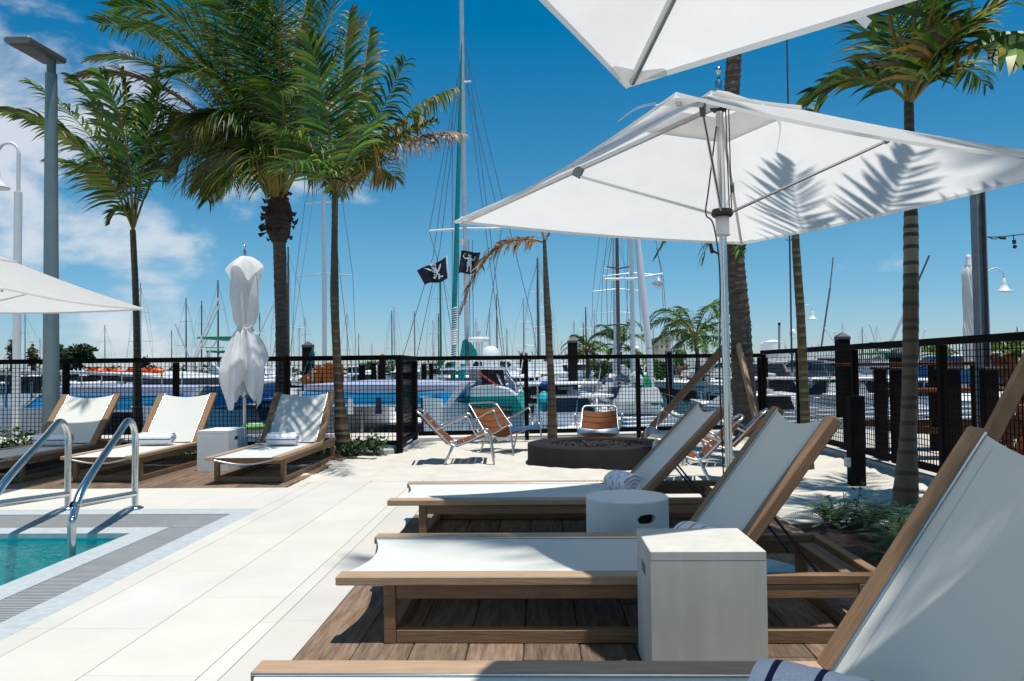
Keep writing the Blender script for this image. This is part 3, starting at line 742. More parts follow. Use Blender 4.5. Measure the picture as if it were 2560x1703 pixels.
# ================================================================== PALMS AND PLANTS
GREEN = [(.045,.125,.013),(.085,.20,.018),(.02,.065,.011),(.17,.30,.03)]
YEL = [(.28,.24,.03),(.34,.20,.03),(.18,.22,.03)]
DEAD = [(.20,.12,.075),(.27,.17,.10),(.15,.085,.06)]
def frond(g, p0, p1, p2, n=52, ll=.62, wd=.030, pal='g', r2=rnd, wind=Vector((-.30,0,-.05)), grav=.45, start=.16, rach=.016, curl=0, rcol=None, ang=(38,72)):
    p0 = Vector(p0); p1 = Vector(p1); p2 = Vector(p2)
    B = lambda t: p0*(1-t)**2 + p1*2*t*(1-t) + p2*t*t
    T = lambda t: ((p1-p0)*(1-t) + (p2-p1)*t).normalized()
    g.setc(rcol or ((.20,.17,.04) if pal != 'd' else (.20,.13,.08)))
    m_ = 14; g.tube([B(i/m_) for i in range(m_+1)], [rach*(1-.85*i/m_) for i in range(m_+1)], 5)
    up0 = Vector((0,0,1)); roll = r2.uniform(-.5,.5)
    for i in range(n):
        t = start + (1-start)*(i+.5*r2.random())/n; p = B(t); tg = T(t)
        sd = tg.cross(up0)
        if sd.length < .15: sd = tg.cross(Vector((0,1,0)))
        sd.normalize(); nn = sd.cross(tg).normalized()
        sd = (sd*math.cos(roll) + nn*math.sin(roll)).normalized(); nn = sd.cross(tg)
        sh = math.sin(math.pi*min(1,(.22+.72*t)))**.7; a = R(ang[1] + (ang[0]-ang[1])*t)
        for s_ in (-1, 1):
            if r2.random() < .05: continue
            l_ = ll*sh*r2.uniform(.78,1.12); aa = a + R(r2.uniform(-9,9))
            d = (sd*s_*math.sin(aa) + tg*math.cos(aa) + nn*r2.uniform(.05,.38)).normalized()
            gv = grav*r2.uniform(.6,1.5); wv = wind*r2.uniform(.6,1.4)
            if pal == 'g': c = r2.choice(GREEN)
            elif pal == 'y': c = r2.choice(YEL + GREEN[:1])
            elif pal == 'd': c = r2.choice(DEAD)
            elif pal == 'o': c = r2.choice(((.40,.21,.08),(.50,.29,.12),(.28,.13,.05)))
            elif pal == 'm': c = r2.choice(GREEN + GREEN + YEL[:2] + DEAD[:1])
            k = r2.uniform(.7,1.25); c = (c[0]*k, c[1]*k, c[2]*k)
            pts = []; q = p.copy(); dd = d.copy(); ns = 4
            for j in range(ns+1):
                pts.append(q.copy()); dd = (dd + (Vector((0,0,-gv)) + wv)*(.42/ns*(j+.6))*1.6)
                if curl: dd += Vector((r2.uniform(-1,1),r2.uniform(-1,1),r2.uniform(-1,1)))*curl
                dd.normalize(); q = q + dd*(l_/ns)
            wv_ = (tg*math.cos(.5) + nn*math.sin(.5*s_*1.0)); wv_ = (wv_ - d*wv_.dot(d)).normalized()
            ws = [.35,1,.9,.55,.04]; vs = []
            tw = r2.uniform(-.5,.5)
            for j, q in enumerate(pts):
                wx = (wv_ + nn*tw*j/ns).normalized()*(wd*.5*ws[j]); vs += [q-wx, q+wx]
            g.setc(c); g.add(vs[:8], [(0,1,3,2),(2,3,5,4)], True)
            if r2.random() < .3 and pal not in 'do' and c[0] < .16: g.setc((c[0]*2.2+.05, c[1]*1.2, c[2]*1.3))
            g.add(vs[4:], [(0,1,3,2),(2,3,5,4)], True)
def trunk_mesh(g, pts, rad, seed=0, ring=.07, ringamp=.05, n=16, cols=None, rough=.05):
    r2 = random.Random(seed); path = sub(pts, 8); L_ = sum((path[i+1]-path[i]).length for i in range(len(path)-1))
    m_ = max(20, int(L_/.03)); out = []; acc = [0]
    for i in range(len(path)-1): acc.append(acc[-1]+(path[i+1]-path[i]).length)
    def at(s_):
        for i in range(len(acc)-1):
            if s_ <= acc[i+1] or i == len(acc)-2:
                t = (s_-acc[i])/max(1e-6, acc[i+1]-acc[i]); return path[i].lerp(path[i+1], t)
    vs = []; fs = []; cc = []; nr = 0; prev = 0; nxt = ring*r2.uniform(.6,1.3)
    for i in range(m_+1):
        s_ = L_*i/m_; p = at(s_); u = s_/L_
        ri = rad[0]; 
        for k in range(len(rad)-1):
            a_ = k/(len(rad)-1); b_ = (k+1)/(len(rad)-1)
            if u >= a_: ri = rad[k] + (rad[k+1]-rad[k])*min(1,(u-a_)/(b_-a_))
        ph = (s_-prev)/max(.01,(nxt-prev))
        if s_ > nxt: prev = nxt; nxt += ring*(1-.35*u)*r2.uniform(.7,1.35); ph = 0
        ri *= 1 + ringamp*(1-ph)**2
        for k in range(n):
            a = 2*math.pi*k/n; rr_ = ri*(1+rough*noise.noise(Vector((math.cos(a)*1.5, math.sin(a)*1.5+seed, s_*3))))
            vs.append(p + Vector((math.cos(a)*rr_, math.sin(a)*rr_, 0)))
        cc.append((u, ph < .22))
    for i in range(m_):
        if cols: g.setc(cols(*cc[i]))
        g.add([vs[i*n+k] for k in range(n)] + [vs[(i+1)*n+k] for k in range(n)], [(k, (k+1)%n, n+(k+1)%n, n+k) for k in range(n)], True)
def bpx(base, lst, D, g, **kw):
    for it in lst:
        c, t, dc, dt, pal = it[:5]; k = dict(kw); dmin = k.pop('dmin', -9); dt = max(dt, dmin); dc = max(dc, dmin*.7)
        if len(it) > 5: k.update(it[5])
        frond(g, base + Vector((k.pop('ox',0), 0, 0)), P(c[0], c[1], D+dc), P(t[0], t[1], D+dt), pal=pal, **k)

# --- big coconut palm
D = 11.0; pr = random.Random(11)
t = thing('coconut_palm', 'big coconut palm with shaggy crown, behind the fence and the furled umbrella', 'palm tree', (P(702,1000,D).x, D, 0), group='palm trees around the terrace')
g = MB(); trunk_mesh(g, [P(704,1110,D), P(706,900,D), P(702,720,D), P(698,600,D)], [.115,.092,.086,.085], 3, .075, .06); g.build('trunk', M['trunk'], t, True)
g = MB(); trunk_mesh(g, [P(698,606,D), P(694,560,D), P(697,520,D), P(699,488,D)], [.095,.175,.185,.15,.09], 9, .05, .06, rough=.5)
for k in range(60):
    a = pr.uniform(0,6.28); z = pr.uniform(.0,1); rs_ = .09+.09*math.sin(math.pi*min(1,z+.15)); p = P(696,600-130*z,D) + Vector((math.cos(a)*rs_, math.sin(a)*rs_, 0)); o_ = Vector((math.cos(a), math.sin(a), pr.uniform(-.8,.9)))*pr.uniform(.05,.13)
    sd = Vector((-math.sin(a), math.cos(a), 0))*.045; g.add([p-sd*pr.uniform(.5,1.2), p+sd*pr.uniform(.5,1.2), p+o_+sd*.15, p+o_*.7-sd*.3+Vector((0,0,-.06))], [(0,1,2,3)], False)
g.build('crown_shaft', M['fibre'], t, True)
g = MB(); base = P(698,512,D)
bpx(base, [
 ((420,110),(178,200),-.3,-.5,'d',dict(ll=.5)), ((470,90),(235,150),.4,.6,'m'), ((540,-20),(285,20),0,-.4,'g'), ((520,40),(330,70),-1.2,-1.8,'g'),
 ((470,170),(405,440),.3,.5,'m',dict(grav=.8)), ((520,180),(455,470),-.8,-1.0,'m',dict(grav=.8)), ((560,230),(520,500),.8,1.0,'m',dict(grav=.9)),
 ((600,120),(420,190),-1.0,-1.8,'g'), ((610,60),(500,-60),.6,1,'g'), ((640,100),(560,-90),-1.2,-2,'g'), ((660,120),(640,-110),.3,.5,'g'), ((690,60),(720,-120),-1.4,-2.4,'g'),
 ((720,100),(800,-90),.6,1.2,'g'), ((760,140),(860,-40),-.8,-1.4,'m'), ((780,170),(915,60),.2,.6,'m'), ((770,230),(930,200),.8,1.6,'g'), ((800,260),(905,330),-.8,-1.6,'g'),
 ((720,200),(700,230),-2.2,-3.2,'g',dict(grav=.7)), ((620,200),(590,330),1.6,2.6,'m'), ((740,240),(760,420),1.6,2.4,'g',dict(grav=.7)), ((560,260),(470,380),1.5,2.3,'m',dict(grav=.9)),
 ((610,260),(585,470),-1.2,-1.6,'m',dict(grav=1)), ((660,250),(650,470),-1.4,-2.0,'m',dict(grav=1)), ((590,40),(560,10),-2.4,-3.6,'g'), ((700,150),(660,20),1.8,2.8,'g'),
 ((500,260),(440,430),0,-.2,'m',dict(grav=1.3)), ((480,60),(250,60),.5,.8,'g'), ((560,60),(400,-60),-.6,-1,'g'), ((450,200),(300,300),.2,.4,'m',dict(grav=1.1)), ((620,230),(500,300),-.6,-1.2,'g',dict(grav=.9)), ((640,140),(700,-60),-.8,-1.2,'g'), ((560,330),(500,470),.5,.8,'m',dict(grav=1.3)), ((600,300),(540,480),.2,.5,'m',dict(grav=1.3)), ((800,300),(860,430),.2,.5,'m',dict(grav=1.2)), ((550,200),(480,330),-1.6,-2.4,'m',dict(grav=1.3)), ((680,260),(640,420),-1.8,-2.6,'g',dict(grav=1.2)),
 ], D, g, dmin=-1.3, r2=pr, ll=.80, wd=.023, n=88, rach=.030, start=.27, rcol=(.36,.27,.06))
g.build('crown', M['leaf'], t, True)
# --- slender palms
def slender(name, label, D, tp, rad, base, fr, seed, kw, trk='cane', cols=None, group='palm trees around the terrace', shaft=None):
    r2 = random.Random(seed)
    b0 = P(*tp[0], D); t = thing(name, label, 'palm tree', (b0.x, b0.y, 0), group=group)
    g = MB(); cf = cols or (lambda u, rg: (.9,.75,.6) if rg and u < .62 else ((.42,.34,.28) if u < .3 else ((.62,.40,.18) if u < .5 else (.50,.50,.28))))
    if trk == 'cane': trunk_mesh(g, [P(x,y,D) for x, y in tp], rad, seed, .11, .06, 14, cf)
    else: trunk_mesh(g, [P(x,y,D) for x, y in tp], rad, seed, .10, .07, 14)
    g.build('trunk', M[trk], t, True)
    if fr: g = MB(); bpx(P(*base, D), fr, D, g, r2=r2, **kw); g.build('crown', M['leaf'], t, True)
    return t
M['cane'].node_tree.nodes['Principled BSDF'].inputs['Roughness'].default_value = .55
slender('slender_palm', 'slender palm left of the furled umbrella, fronds blown to the left', 10.6, [(346,1120),(344,960),(340,760),(332,575)], [.075,.052,.044,.04,.038], (333,575), [
 ((250,330),(2,275),-.3,-.6,'m'), ((280,330),(66,200),.3,.6,'g'), ((290,290),(180,195),-.4,-1.0,'g'), ((320,330),(300,170),.4,.8,'g'), ((370,330),(405,215),-.3,-.6,'g'), ((345,320),(400,150),.8,1.3,'g'),
 ((280,400),(120,400),.8,1.4,'g'), ((300,480),(272,560),-.2,-.3,'g',dict(n=14,ll=.26)), ((385,420),(430,300),.4,.8,'g'), ((260,380),(210,420),-1,-1.6,'m'), ((330,300),(250,180),-1.2,-2,'g')], 21,
 dict(ll=.52, wd=.042, n=40, grav=.6, rach=.018, ang=(30,62), start=.22, wind=Vector((-.6,0,-.05))))
slender('slender_palm', 'slender palm beside the coconut palm, with yellow and dried fronds reaching right', 9.62, [(862,1135),(850,1020),(838,800),(836,640),(838,480)], [.105,.062,.05,.052,.040,.036], (838,480), [
 ((930,330),(1015,150),-.2,-.4,'g',dict(grav=.9,curl=.1)), ((960,300),(1138,222),.2,.3,'y',dict(grav=1.3,ll=.78,n=60,wd=.034,ang=(62,82),wind=Vector((.05,0,0)))), ((985,315),(1155,335),.5,.9,'o',dict(grav=1.6,ll=.62,n=60,wd=.024,curl=.06,ang=(60,80),wind=Vector((.05,0,0)))), ((930,360),(1080,300),.3,.5,'y',dict(grav=1.1,ll=.6,n=50,wd=.034)), ((800,340),(660,315),-.9,-1.6,'g',dict(curl=.12)),
 ((850,200),(875,30),.3,.6,'m'), ((820,240),(770,90),-.5,-1,'g'), ((900,260),(925,70),1.0,1.6,'m'), ((770,380),(700,420),-1.2,-2.0,'g',dict(curl=.1)), ((880,330),(950,300),-1.2,-2.2,'g'), ((860,400),(850,490),1.0,1.6,'m'), ((940,380),(990,450),.7,1.0,'y',dict(grav=1.0))], 22,
 dict(ll=.50, wd=.042, n=44, grav=.55, rach=.018, ang=(34,66), start=.18))
slender('dying_palm', 'dying palm with one brown drooping frond, beside the fire pit', 10.75, [(1381,1096),(1378,960),(1373,860),(1366,720),(1361,600)], [.066,.056,.042,.050,.036,.022], (1362,606), [
 ((1215,560),(1150,785),.0,-.1,'o',dict(n=60,curl=.26,ll=.34,grav=1.3,wd=.042,rach=.016,start=.05)), ((1352,560),(1340,520),.1,.1,'d',dict(n=5,ll=.1)), ((1376,570),(1388,560),.1,.1,'d',dict(n=8,ll=.12,start=.2))], 23, dict(),
 cols=lambda u, rg: (.35,.14,.09) if rg and u < .6 else ((.62,.50,.40) if u < .35 else ((.95,.85,.70) if u < .52 else (.62,.60,.42))))
slender('slender_palm', 'slender green palm trunk leaning left behind the middle right lounger', 7.9, [(2017,1180),(2010,980),(2002,800),(1990,620),(1982,440)], [.075,.043,.043,.042,.036,.03], (1984,450), [
 ((2010,330),(2060,215),.2,.3,'g',dict(n=16)), ((1960,380),(1900,330),.4,.8,'g'), ((2000,300),(1960,330),1,1.6,'g')], 24, dict(ll=.42, wd=.05, n=26, grav=.5),
 cols=lambda u, rg: (1.0,.85,.5) if rg else (.50,.44,.20) if u < .55 else (.42,.40,.22))
slender('slender_palm', 'grey ringed palm with wide fronds at the top right, inside the right fence', 5.95, [(2262,1268),(2272,1050),(2277,800),(2277,560),(2275,430),(2272,250)], [.092,.058,.053,.053,.050,.036,.032], (2274,260), [
 ((2160,120),(1996,268),-.1,.0,'g',dict(ll=.34,n=34)), ((2390,110),(2465,215),.2,.35,'g',dict(ll=.30,n=44,grav=.8,wd=.03)), ((2400,60),(2600,-60),-.3,-.6,'m',dict(wd=.075,ll=.52,n=26)), ((2430,40),(2575,150),-.5,-.8,'m',dict(wd=.07,ll=.5,n=24,grav=.8)), ((2360,20),(2520,120),-.2,-.3,'g',dict(wd=.06,ll=.45,n=26)), ((2300,60),(2420,-90),.2,.2,'g',dict(wd=.06)),
 ((2260,80),(2200,-120),-.2,-.3,'g'), ((2300,30),(2330,-160),.3,.4,'g'), ((2230,120),(2150,20),.5,.9,'g'), ((2330,110),(2420,60),-.5,-.8,'m'), ((2250,120),(2330,60),.7,1.3,'g')], 25, dict(ll=.52, wd=.034, n=36, grav=.55, rach=.017, ang=(34,60)),
 cols=lambda u, rg: (.30,.22,.17) if rg else ((1.5,1.45,1.3) if .56 < u < .72 else (.75,.62,.52) if u < .36 else (.72,.55,.36) if u < .56 else (.48,.42,.32)))
# fronds of that palm that lean out over the umbrella and throw their shadow on it
pt = [o for o in bpy.data.objects if o.name.startswith('slender_palm') and o.parent is None][-1]
g = MB(); r2 = random.Random(5); b0 = P(2274,260,5.95)
for tip, ct in (((2.0,3.6,3.8),(2.3,4.6,4.6)), ((1.6,4.1,3.9),(1.9,4.9,4.6)), ((2.45,3.6,3.7),(2.6,4.5,4.6))):
    frond(g, b0, ct, tip, r2=r2, ll=.48, wd=.05, n=34, grav=.25, wind=Vector((-.1,0,0)), rach=.016)
g.build('front_fronds', M['leaf'], pt, True)
# braced palm with thick trunk
D = 9.6; t = thing('braced_palm', 'thick brown palm trunk held up by three timber braces', 'palm tree', (P(1860,1060,D).x, D, 0), group='palm trees around the terrace')
g = MB(); trunk_mesh(g, [P(1868,1090,D), P(1858,950,D), P(1850,800,D), P(1838,660,D), P(1826,520,D), P(1826,300,D), P(1836,110,D), P(1836,-60,D)], [.15,.128,.115,.108,.10,.095,.088,.085,.09], 31, .10, .09); g.build('trunk', M['trunk'], t, True)
g = MB(); r2 = random.Random(8)
bpx(P(1836,-60,D), [((1760,-300),(1600,-200),0,-1,'g'),((1900,-300),(2050,-180),0,-1,'g'),((1836,-360),(1836,-400),-1.5,-2.4,'g'),((1700,-200),(1560,-60),1,1.5,'g'),((1980,-250),(2150,-90),1,1.5,'g'),((1836,-300),(1800,-260),2,3,'g')], D, g, r2=r2, ll=.55, wd=.035, n=44)
g.build('crown', M['leaf'], t, True)
g = MB()
bpx(P(1820,470,D), [((1740,470),(1640,640),-.2,-.2,'m',dict(n=26,start=.4)), ((1790,500),(1755,660),-.3,-.5,'g',dict(n=20,start=.4)), ((1830,520),(1850,640),-.3,-.4,'g',dict(n=16,start=.3))], D, g, r2=r2, ll=.30, wd=.03, grav=1.1)
g.build('low_frond', M['leaf'], t, True)
g = MB(); g.tube([P(1806,868,D-.13), P(1830,873,D-.16), P(1866,868,D-.14)], .012, 6); g.box(P(1834,0,D).x, P(1852,0,D).x, D-.17, D-.12, P(0,846,D).z, P(0,836,D).z) if False else None
g.build('strap', M['rubber'], t, True)
def plank(label, a, b, w_, h_, mm='rawwood', up=(0,0,1)):
    g = MB(); a = Vector(a); b = Vector(b); o = a.copy(); g.bar(a-o, b-o, w_, h_, up, .003); ob = g.build('timber_brace', M[mm]); ob.location = o
    return tag(ob, label, 'brace', 'timber braces of the palms')
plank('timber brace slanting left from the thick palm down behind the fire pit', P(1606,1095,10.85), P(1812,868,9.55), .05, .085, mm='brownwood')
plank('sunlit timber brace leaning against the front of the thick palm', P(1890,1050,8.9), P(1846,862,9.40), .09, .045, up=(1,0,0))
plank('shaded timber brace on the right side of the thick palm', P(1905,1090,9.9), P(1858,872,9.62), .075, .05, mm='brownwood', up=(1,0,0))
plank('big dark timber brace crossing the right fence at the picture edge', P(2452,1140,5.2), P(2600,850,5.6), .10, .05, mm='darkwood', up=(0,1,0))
def spot(label, px, py, s_):
    D = 9.4; p = P(px, py, D); t = thing('spotlight', label, 'spotlight', p, group='black spotlights strapped to the thick palm')
    g = MB(); g.bar((0,0,0),(-.09*s_,0,-.05),.02,.02); g.build('arm', M['rubber'], t)
    g = MB(); g.bar((.0,0,-.03),(.035*s_,-.02,.10),.06,.035,(1,0,0),.004); g.build('lamp_head', M['rubber'], t)
spot('black spotlight on the left of the thick palm', 1781, 627, -1); spot('black spotlight on the right of the thick palm', 1856, 620, 1)

# shrubs and ferns
def leafy(g, c, r, n, r2, ls=.06, pal=((.02,.06,.014),(.035,.095,.02),(.06,.13,.035)), up=.5):
    for _ in range(n):
        d = Vector((r2.gauss(0,1), r2.gauss(0,1), r2.gauss(0,.8))); d = d.normalized()*r2.random()**.35
        p = Vector(c) + Vector((d.x*r[0], d.y*r[1], abs(d.z)*r[2]))
        a = Vector((r2.gauss(0,1), r2.gauss(0,1), r2.gauss(up,.7))).normalized(); b_ = a.orthogonal().normalized(); b_ = (b_*math.cos(_*1.7)+a.cross(b_)*math.sin(_*1.7))
        l_ = ls*r2.uniform(.6,1.4); k = r2.uniform(.6,1.4); cc = r2.choice(pal); g.setc((cc[0]*k, cc[1]*k, cc[2]*k))
        m_ = p + a*l_*.5; e = p + a*l_ - Vector((0,0,l_*.15)); g.add([p, m_+b_*l_*.24, e, m_-b_*l_*.24], [(0,1,2,3)], False)
def shrub(label, x, y, rx, ry, h, n, seed, ls=.07, z0=.0):
    r2 = random.Random(seed); g = MB(); t = thing('shrub', label, 'shrub', (x,y,z0), group='low green shrubs along the fence')
    for k in range(7):
        a = r2.uniform(0,6.28); g.setc((.09,.07,.05)); g.tube([(0,0,0),(math.cos(a)*rx*.4, math.sin(a)*ry*.4, h*.5),(math.cos(a)*rx*.8, math.sin(a)*ry*.8, h*.85)], .004, 4)
    g.build('stem', M['shrub'], t)
    g = MB()
    for k in range(5): leafy(g, (r2.uniform(-.5,.5)*rx, r2.uniform(-.5,.5)*ry, r2.uniform(0,.3)*h), (rx*.6, ry*.6, h*.75), n//5, r2, ls)
    g.build('foliage', M['shrub'], t)
shrub('tallest dense shrub at the left picture edge, by the leftmost lounger', -5.95, 9.45, .75, .35, .42, 1500, 1)
shrub('shrub seen between the two handrails, behind the left lounger row', -4.55, 9.5, .4, .25, .26, 420, 2)
shrub('shrub at the foot of the slender palm left of the white box table', -4.15, 9.5, .3, .22, .22, 300, 3)
shrub('dark shrub behind the pole of the furled umbrella', -3.15, 9.45, .42, .3, .27, 620, 4)
shrub('leafy shrub right of the fence corner lounger at the palm foot', -2.24, 9.55, .20, .2, .24, 200, 5)
shrub('small shrub inside the fence corner, beside the stone block', -2.0, 9.65, .18, .15, .26, 130, 6)
shrub('low shrub under the rear end of the fence corner lounger', -2.62, 9.4, .25, .2, .14, 120, 7)
shrub('dark leafy shrub at the bottom of the right fence by the picture edge', 3.15, 5.0, .22, .4, .34, 460, 8)
for i, (px, py, D_, lb_) in enumerate(((1228,1098,10.9,'tiny sprout on the kerb between the two left armchairs'), (1365,1092,11.0,'tiny sprout at the foot of the dying palm'), (1540,1088,11.0,'tiny sprout right of the armchair behind the fire pit'), (1636,1088,10.6,'tiny sprout beside the foot of the left timber brace'))):
    p = P(px,py,D_); g = MB(); leafy(g, (0,0,0), (.05,.05,.05), 22, random.Random(40+i), .05, ((.07,.2,.03),)); o = g.build('sprout', M['shrub']); o.location = (p.x, p.y, .03); tag(o, lb_, 'sprout', 'tiny sprouts on the kerb')
def fern(x, y, z, s_, seed, label):
    r2 = random.Random(seed); g = MB()
    for k in range(26):
        a = 2*math.pi*k/26 + r2.uniform(-.3,.3); l_ = s_*r2.uniform(.6,1.1); d = Vector((math.cos(a), math.sin(a), 0)); h = r2.uniform(.3,.95)
        p0 = Vector((0,0,0)); p1 = d*l_*.45 + Vector((0,0,l_*h)); p2 = d*l_ + Vector((0,0,l_*(h*.8-.15)))
        B = lambda t_: p0*(1-t_)**2 + p1*2*t_*(1-t_) + p2*t_*t_
        for i in range(17):
            t_ = .12+.88*i/17; q = B(t_); tg = (B(min(1,t_+.03))-q).normalized(); sd = tg.cross(Vector((0,0,1))).normalized(); w_ = .036*s_/.4*math.sin(math.pi*(.12+.85*t_))+.004
            c = r2.choice(((.015,.045,.012),(.03,.08,.02),(.05,.12,.035))); g.setc(c)
            for s2 in (-1,1):
                e = q + sd*s2*w_ + tg*w_*.3 - Vector((0,0,w_*.2)); g.add([q-tg*.003, q+tg*.004, e+tg*.001, e-tg*.003], [(0,1,2,3)], False)
    o = g.build('fern', M['shrub']); o.location = (x,y,z); tag(o, label, 'fern', 'ferns in the bark bed')
fl = ['leftmost fern of the bark bed, touching the middle lounger', 'fern standing tallest against the pale sand', 'fern at the back edge of the bark bed, centre', 'fern with upright blades near the leaning palm foot', 'fern right of centre in the bark bed', 'rightmost fern, beside the big lounger backrest', 'dark fern low behind the lounger rear frame', 'dark fern in front of the bark bed centre', 'dark fern next to the round umbrella base','fern in the back row, second from the left','fern in the back row beside the weed stems','fern in the back row near the palm foot','middle fern of the second row','fern between the second row and the lounger rear frame','last fern of the second row by the big backrest']
for i, (x, y, s_) in enumerate(((1.80,5.1,.24),(1.98,5.0,.26),(2.18,5.05,.25),(2.4,4.95,.26),(2.62,4.8,.26),(2.6,4.35,.24),(2.2,4.5,.26),(2.0,4.6,.24),(1.85,4.2,.24),(1.9,5.25,.26),(2.1,5.2,.27),(2.52,5.1,.27),(2.3,4.78,.27),(2.05,4.4,.26),(2.75,4.6,.27))):
    fern(x, y, .03, s_, 60+i, fl[i])
g = MB(); r2 = random.Random(77)
p0 = Vector((1.95,5.2,.0))
for (dx, hh) in ((0,.22),(.12,.30),(-.1,.20)):
    g.setc((.06,.05,.03)); g.tube([(dx*.3,0,0),(dx,.05,hh)], .003, 4)
    for k in range(16): leafy(g, (dx*(.3+.7*k/16), .05*k/16, hh*k/16), (.03,.03,.01), 1, r2, .04, ((.02,.05,.015),(.03,.07,.02)))
o = g.build('weed', M['shrub']); o.location = p0; tag(o, 'thin weed stems with round leaves standing above the ferns', 'weed')

# fire pit, posts, rails
t = thing('fire_pit', 'round dark concrete fire pit filled with lava rock', 'fire pit', (.61,8.76,0))
g = MB(); g.lathe([(.757,-.08),(.757,.212),(.752,.22),(.505,.22),(.50,.214),(.495,.13)], 96); g.build('ring', M['firepit'], t)
g = MB()
def lv(u, v):
    a = 2*math.pi*v; r_ = u*.498; x = r_*math.cos(a); y = r_*math.sin(a); return Vector((x, y, .165+.035*noise.noise(Vector((x*14,y*14,0)))+.015*noise.noise(Vector((x*40,y*40,3)))))
g.grid(lv, 30, 90, False); g.build('lava_rocks', M['lava'], t)
r2 = random.Random(3); g = MB()
for _ in range(260):
    a = r2.uniform(0,6.28); r_ = .47*r2.random()**.5; s_ = r2.uniform(.01,.022); Mx = Matrix.Rotation(r2.uniform(0,3),4,'X') @ Matrix.Rotation(r2.uniform(0,3),4,'Z')
    g.box(-s_,s_,-s_*.7,s_*.7,-s_*.6,s_*.6, Matrix.Translation((r_*math.cos(a), r_*math.sin(a), .185+r2.uniform(0,.012))) @ Mx)
g.build('loose_rocks', M['lava'], t)['kind'] = 'stuff'
for i, (dx, lb_) in enumerate(((0,'right pool handrail of bent steel tube, ending nearest the picture centre'), (-.52,'left pool handrail of bent steel tube, cut off by the picture edge'))):
    t = thing('pool_handrail', lb_, 'handrail', (-3.08+dx, 5.97, 0), group='steel pool handrails')
    pa = sub([(0,0,.012),(0,0,.25),(0,0,.50),(.004,-.02,.595),(.015,-.075,.658),(.03,-.16,.685),(.05,-.25,.665),(.09,-.42,.60),(.17,-.75,.49),(.25,-1.06,.385),(.285,-1.22,.30),(.30,-1.30,.19),(.30,-1.32,.05),(.30,-1.32,-.9)], 6)
    g = MB(); g.tube(pa, .024, 16); g.build('rail_tube', M['chrome'], t)
    g = MB(); g.tube([(.0,-.012,.126),(.30,-1.30,.262)], .023, 14, False); g.build('cross_tube', M['chrome'], t)
    g = MB(); g.lathe([(.062,.012),(.062,.02),(.045,.03),(.027,.034)], 28); g.build('floor_flange', M['chrome'], t)
p = G(2142,1213,0); t = thing('wood_post', 'short dark wooden post standing in the sand beside the right fence', 'post', (p.x, p.y, 0))
g = MB(); g.bevbox(-.06,.06,-.06,.06,-.1,.77,.006); g.build('post', M['pile'], t)
g = MB(); g.bevbox(-.10,-.061,-.05,.02,.16,.24,.004); g.build('cable_box', M['offwhite'], t)

# armchairs
def make_chair():
    t = thing('steel_armchair', 'x', 'armchair', group='steel and wood armchairs round the fire pit'); W_ = .52
    st = M['steel']; r_ = .0115
    for s_, y in ((1, 0.0), (-1, W_)):
        g = MB(); i_ = .025*s_
        g.tube(sub([(.0,y+i_*1.2,.565),(.03,y+i_,.55),(.17,y+i_*.6,.40),(.32,y,.245),(.36,y,.222),(.41,y,.222),(.55,y,.272),(.66,y,.325),(.72,y,.348),(.752,y,.33),(.766,y,.28),(.79,y,.12),(.81,y,-.02)],5), r_, 9); g.build('side_frame', st, t)
        g = MB(); g.tube(sub([(.36,y,.222),(.33,y-.02*s_,.14),(.29,y-.03*s_,.06),(.255,y-.035*s_,-.02)],3), r_, 9); g.build('leg', st, t)
        g = MB(); g.tube(sub([(.19,y-.005*s_,.385),(.21,y-.04*s_,.40),(.32,y-.055*s_,.45),(.47,y-.055*s_,.515),(.51,y-.055*s_,.525),(.545,y-.05*s_,.50),(.57,y-.04*s_,.43),(.60,y-.03*s_,.36),(.625,y-.006*s_,.315)],5), r_, 9); g.build('armrest', st, t)
    g = MB(); g.tube(sub([(.0,.03,.565),(-.02,.06,.588),(-.028,W_*.3,.592),(-.028,W_*.7,.592),(-.02,W_-.06,.588),(0,W_-.03,.565)],5), r_, 9); g.build('top_bar', st, t); g = MB(); g.tube([(.36,0,.222),(.37,W_/2,.19),(.36,W_,.222)], r_*.8, 8); g.build('cross_tube', st, t)
    def slat(x0, z0, x1, z1, bow):
        g = MB(); nrm = Vector((z0-z1, 0, x1-x0)).normalized()
        if nrm.z < 0: nrm = -nrm
        def top(o_):
            def fn(u, v):
                y = .012 + v*(W_-.024); p = Vector((x0+(x1-x0)*u, y, z0+(z1-z0)*u)) - nrm*(bow*math.sin(math.pi*v)) + nrm*o_; return p
            return fn
        g.grid(top(.004), 2, 10); g.grid(top(-.008), 2, 10)
        for u in (0,1):
            vs = []
            for v in range(11): vs += [top(.004)(u, v/10), top(-.008)(u, v/10)]
            g.add(vs, [(2*k,2*k+1,2*k+3,2*k+2) for k in range(10)], False)
        o = g.build('slat', M['slat'], t)
        g = MB()
        for v in (.03,.97):
            for u in (.25,.75): g.ball(top(.006)(u, v), .005, 6, 4)
        g.build('rivet', M['chrome'], t)
    b0 = Vector((.03,0,.54)); b1 = Vector((.33,0,.24))
    for k in range(4):
        a = b0.lerp(b1, k/4+.012); b_ = b0.lerp(b1, (k+1)/4-.012); slat(a.x, a.z, b_.x, b_.z, .045)
    b0 = Vector((.375,0,.222)); b1 = Vector((.70,0,.335))
    for k in range(4):
        a = b0.lerp(b1, k/4+.012); b_ = b0.lerp(b1, (k+1)/4-.012); slat(a.x, a.z, b_.x, b_.z, .04)
    g = MB()
    def ap(u, v): return Vector((.722+.04*u-.01*u*u, .0+v*W_, .352-.085*u-.030*math.sin(math.pi*v)*(1-u)+.012*math.sin(math.pi*v)*u))
    g.grid(ap, 5, 16); g.build('front_apron', M['steel'], t)
    return t
C0 = make_chair()
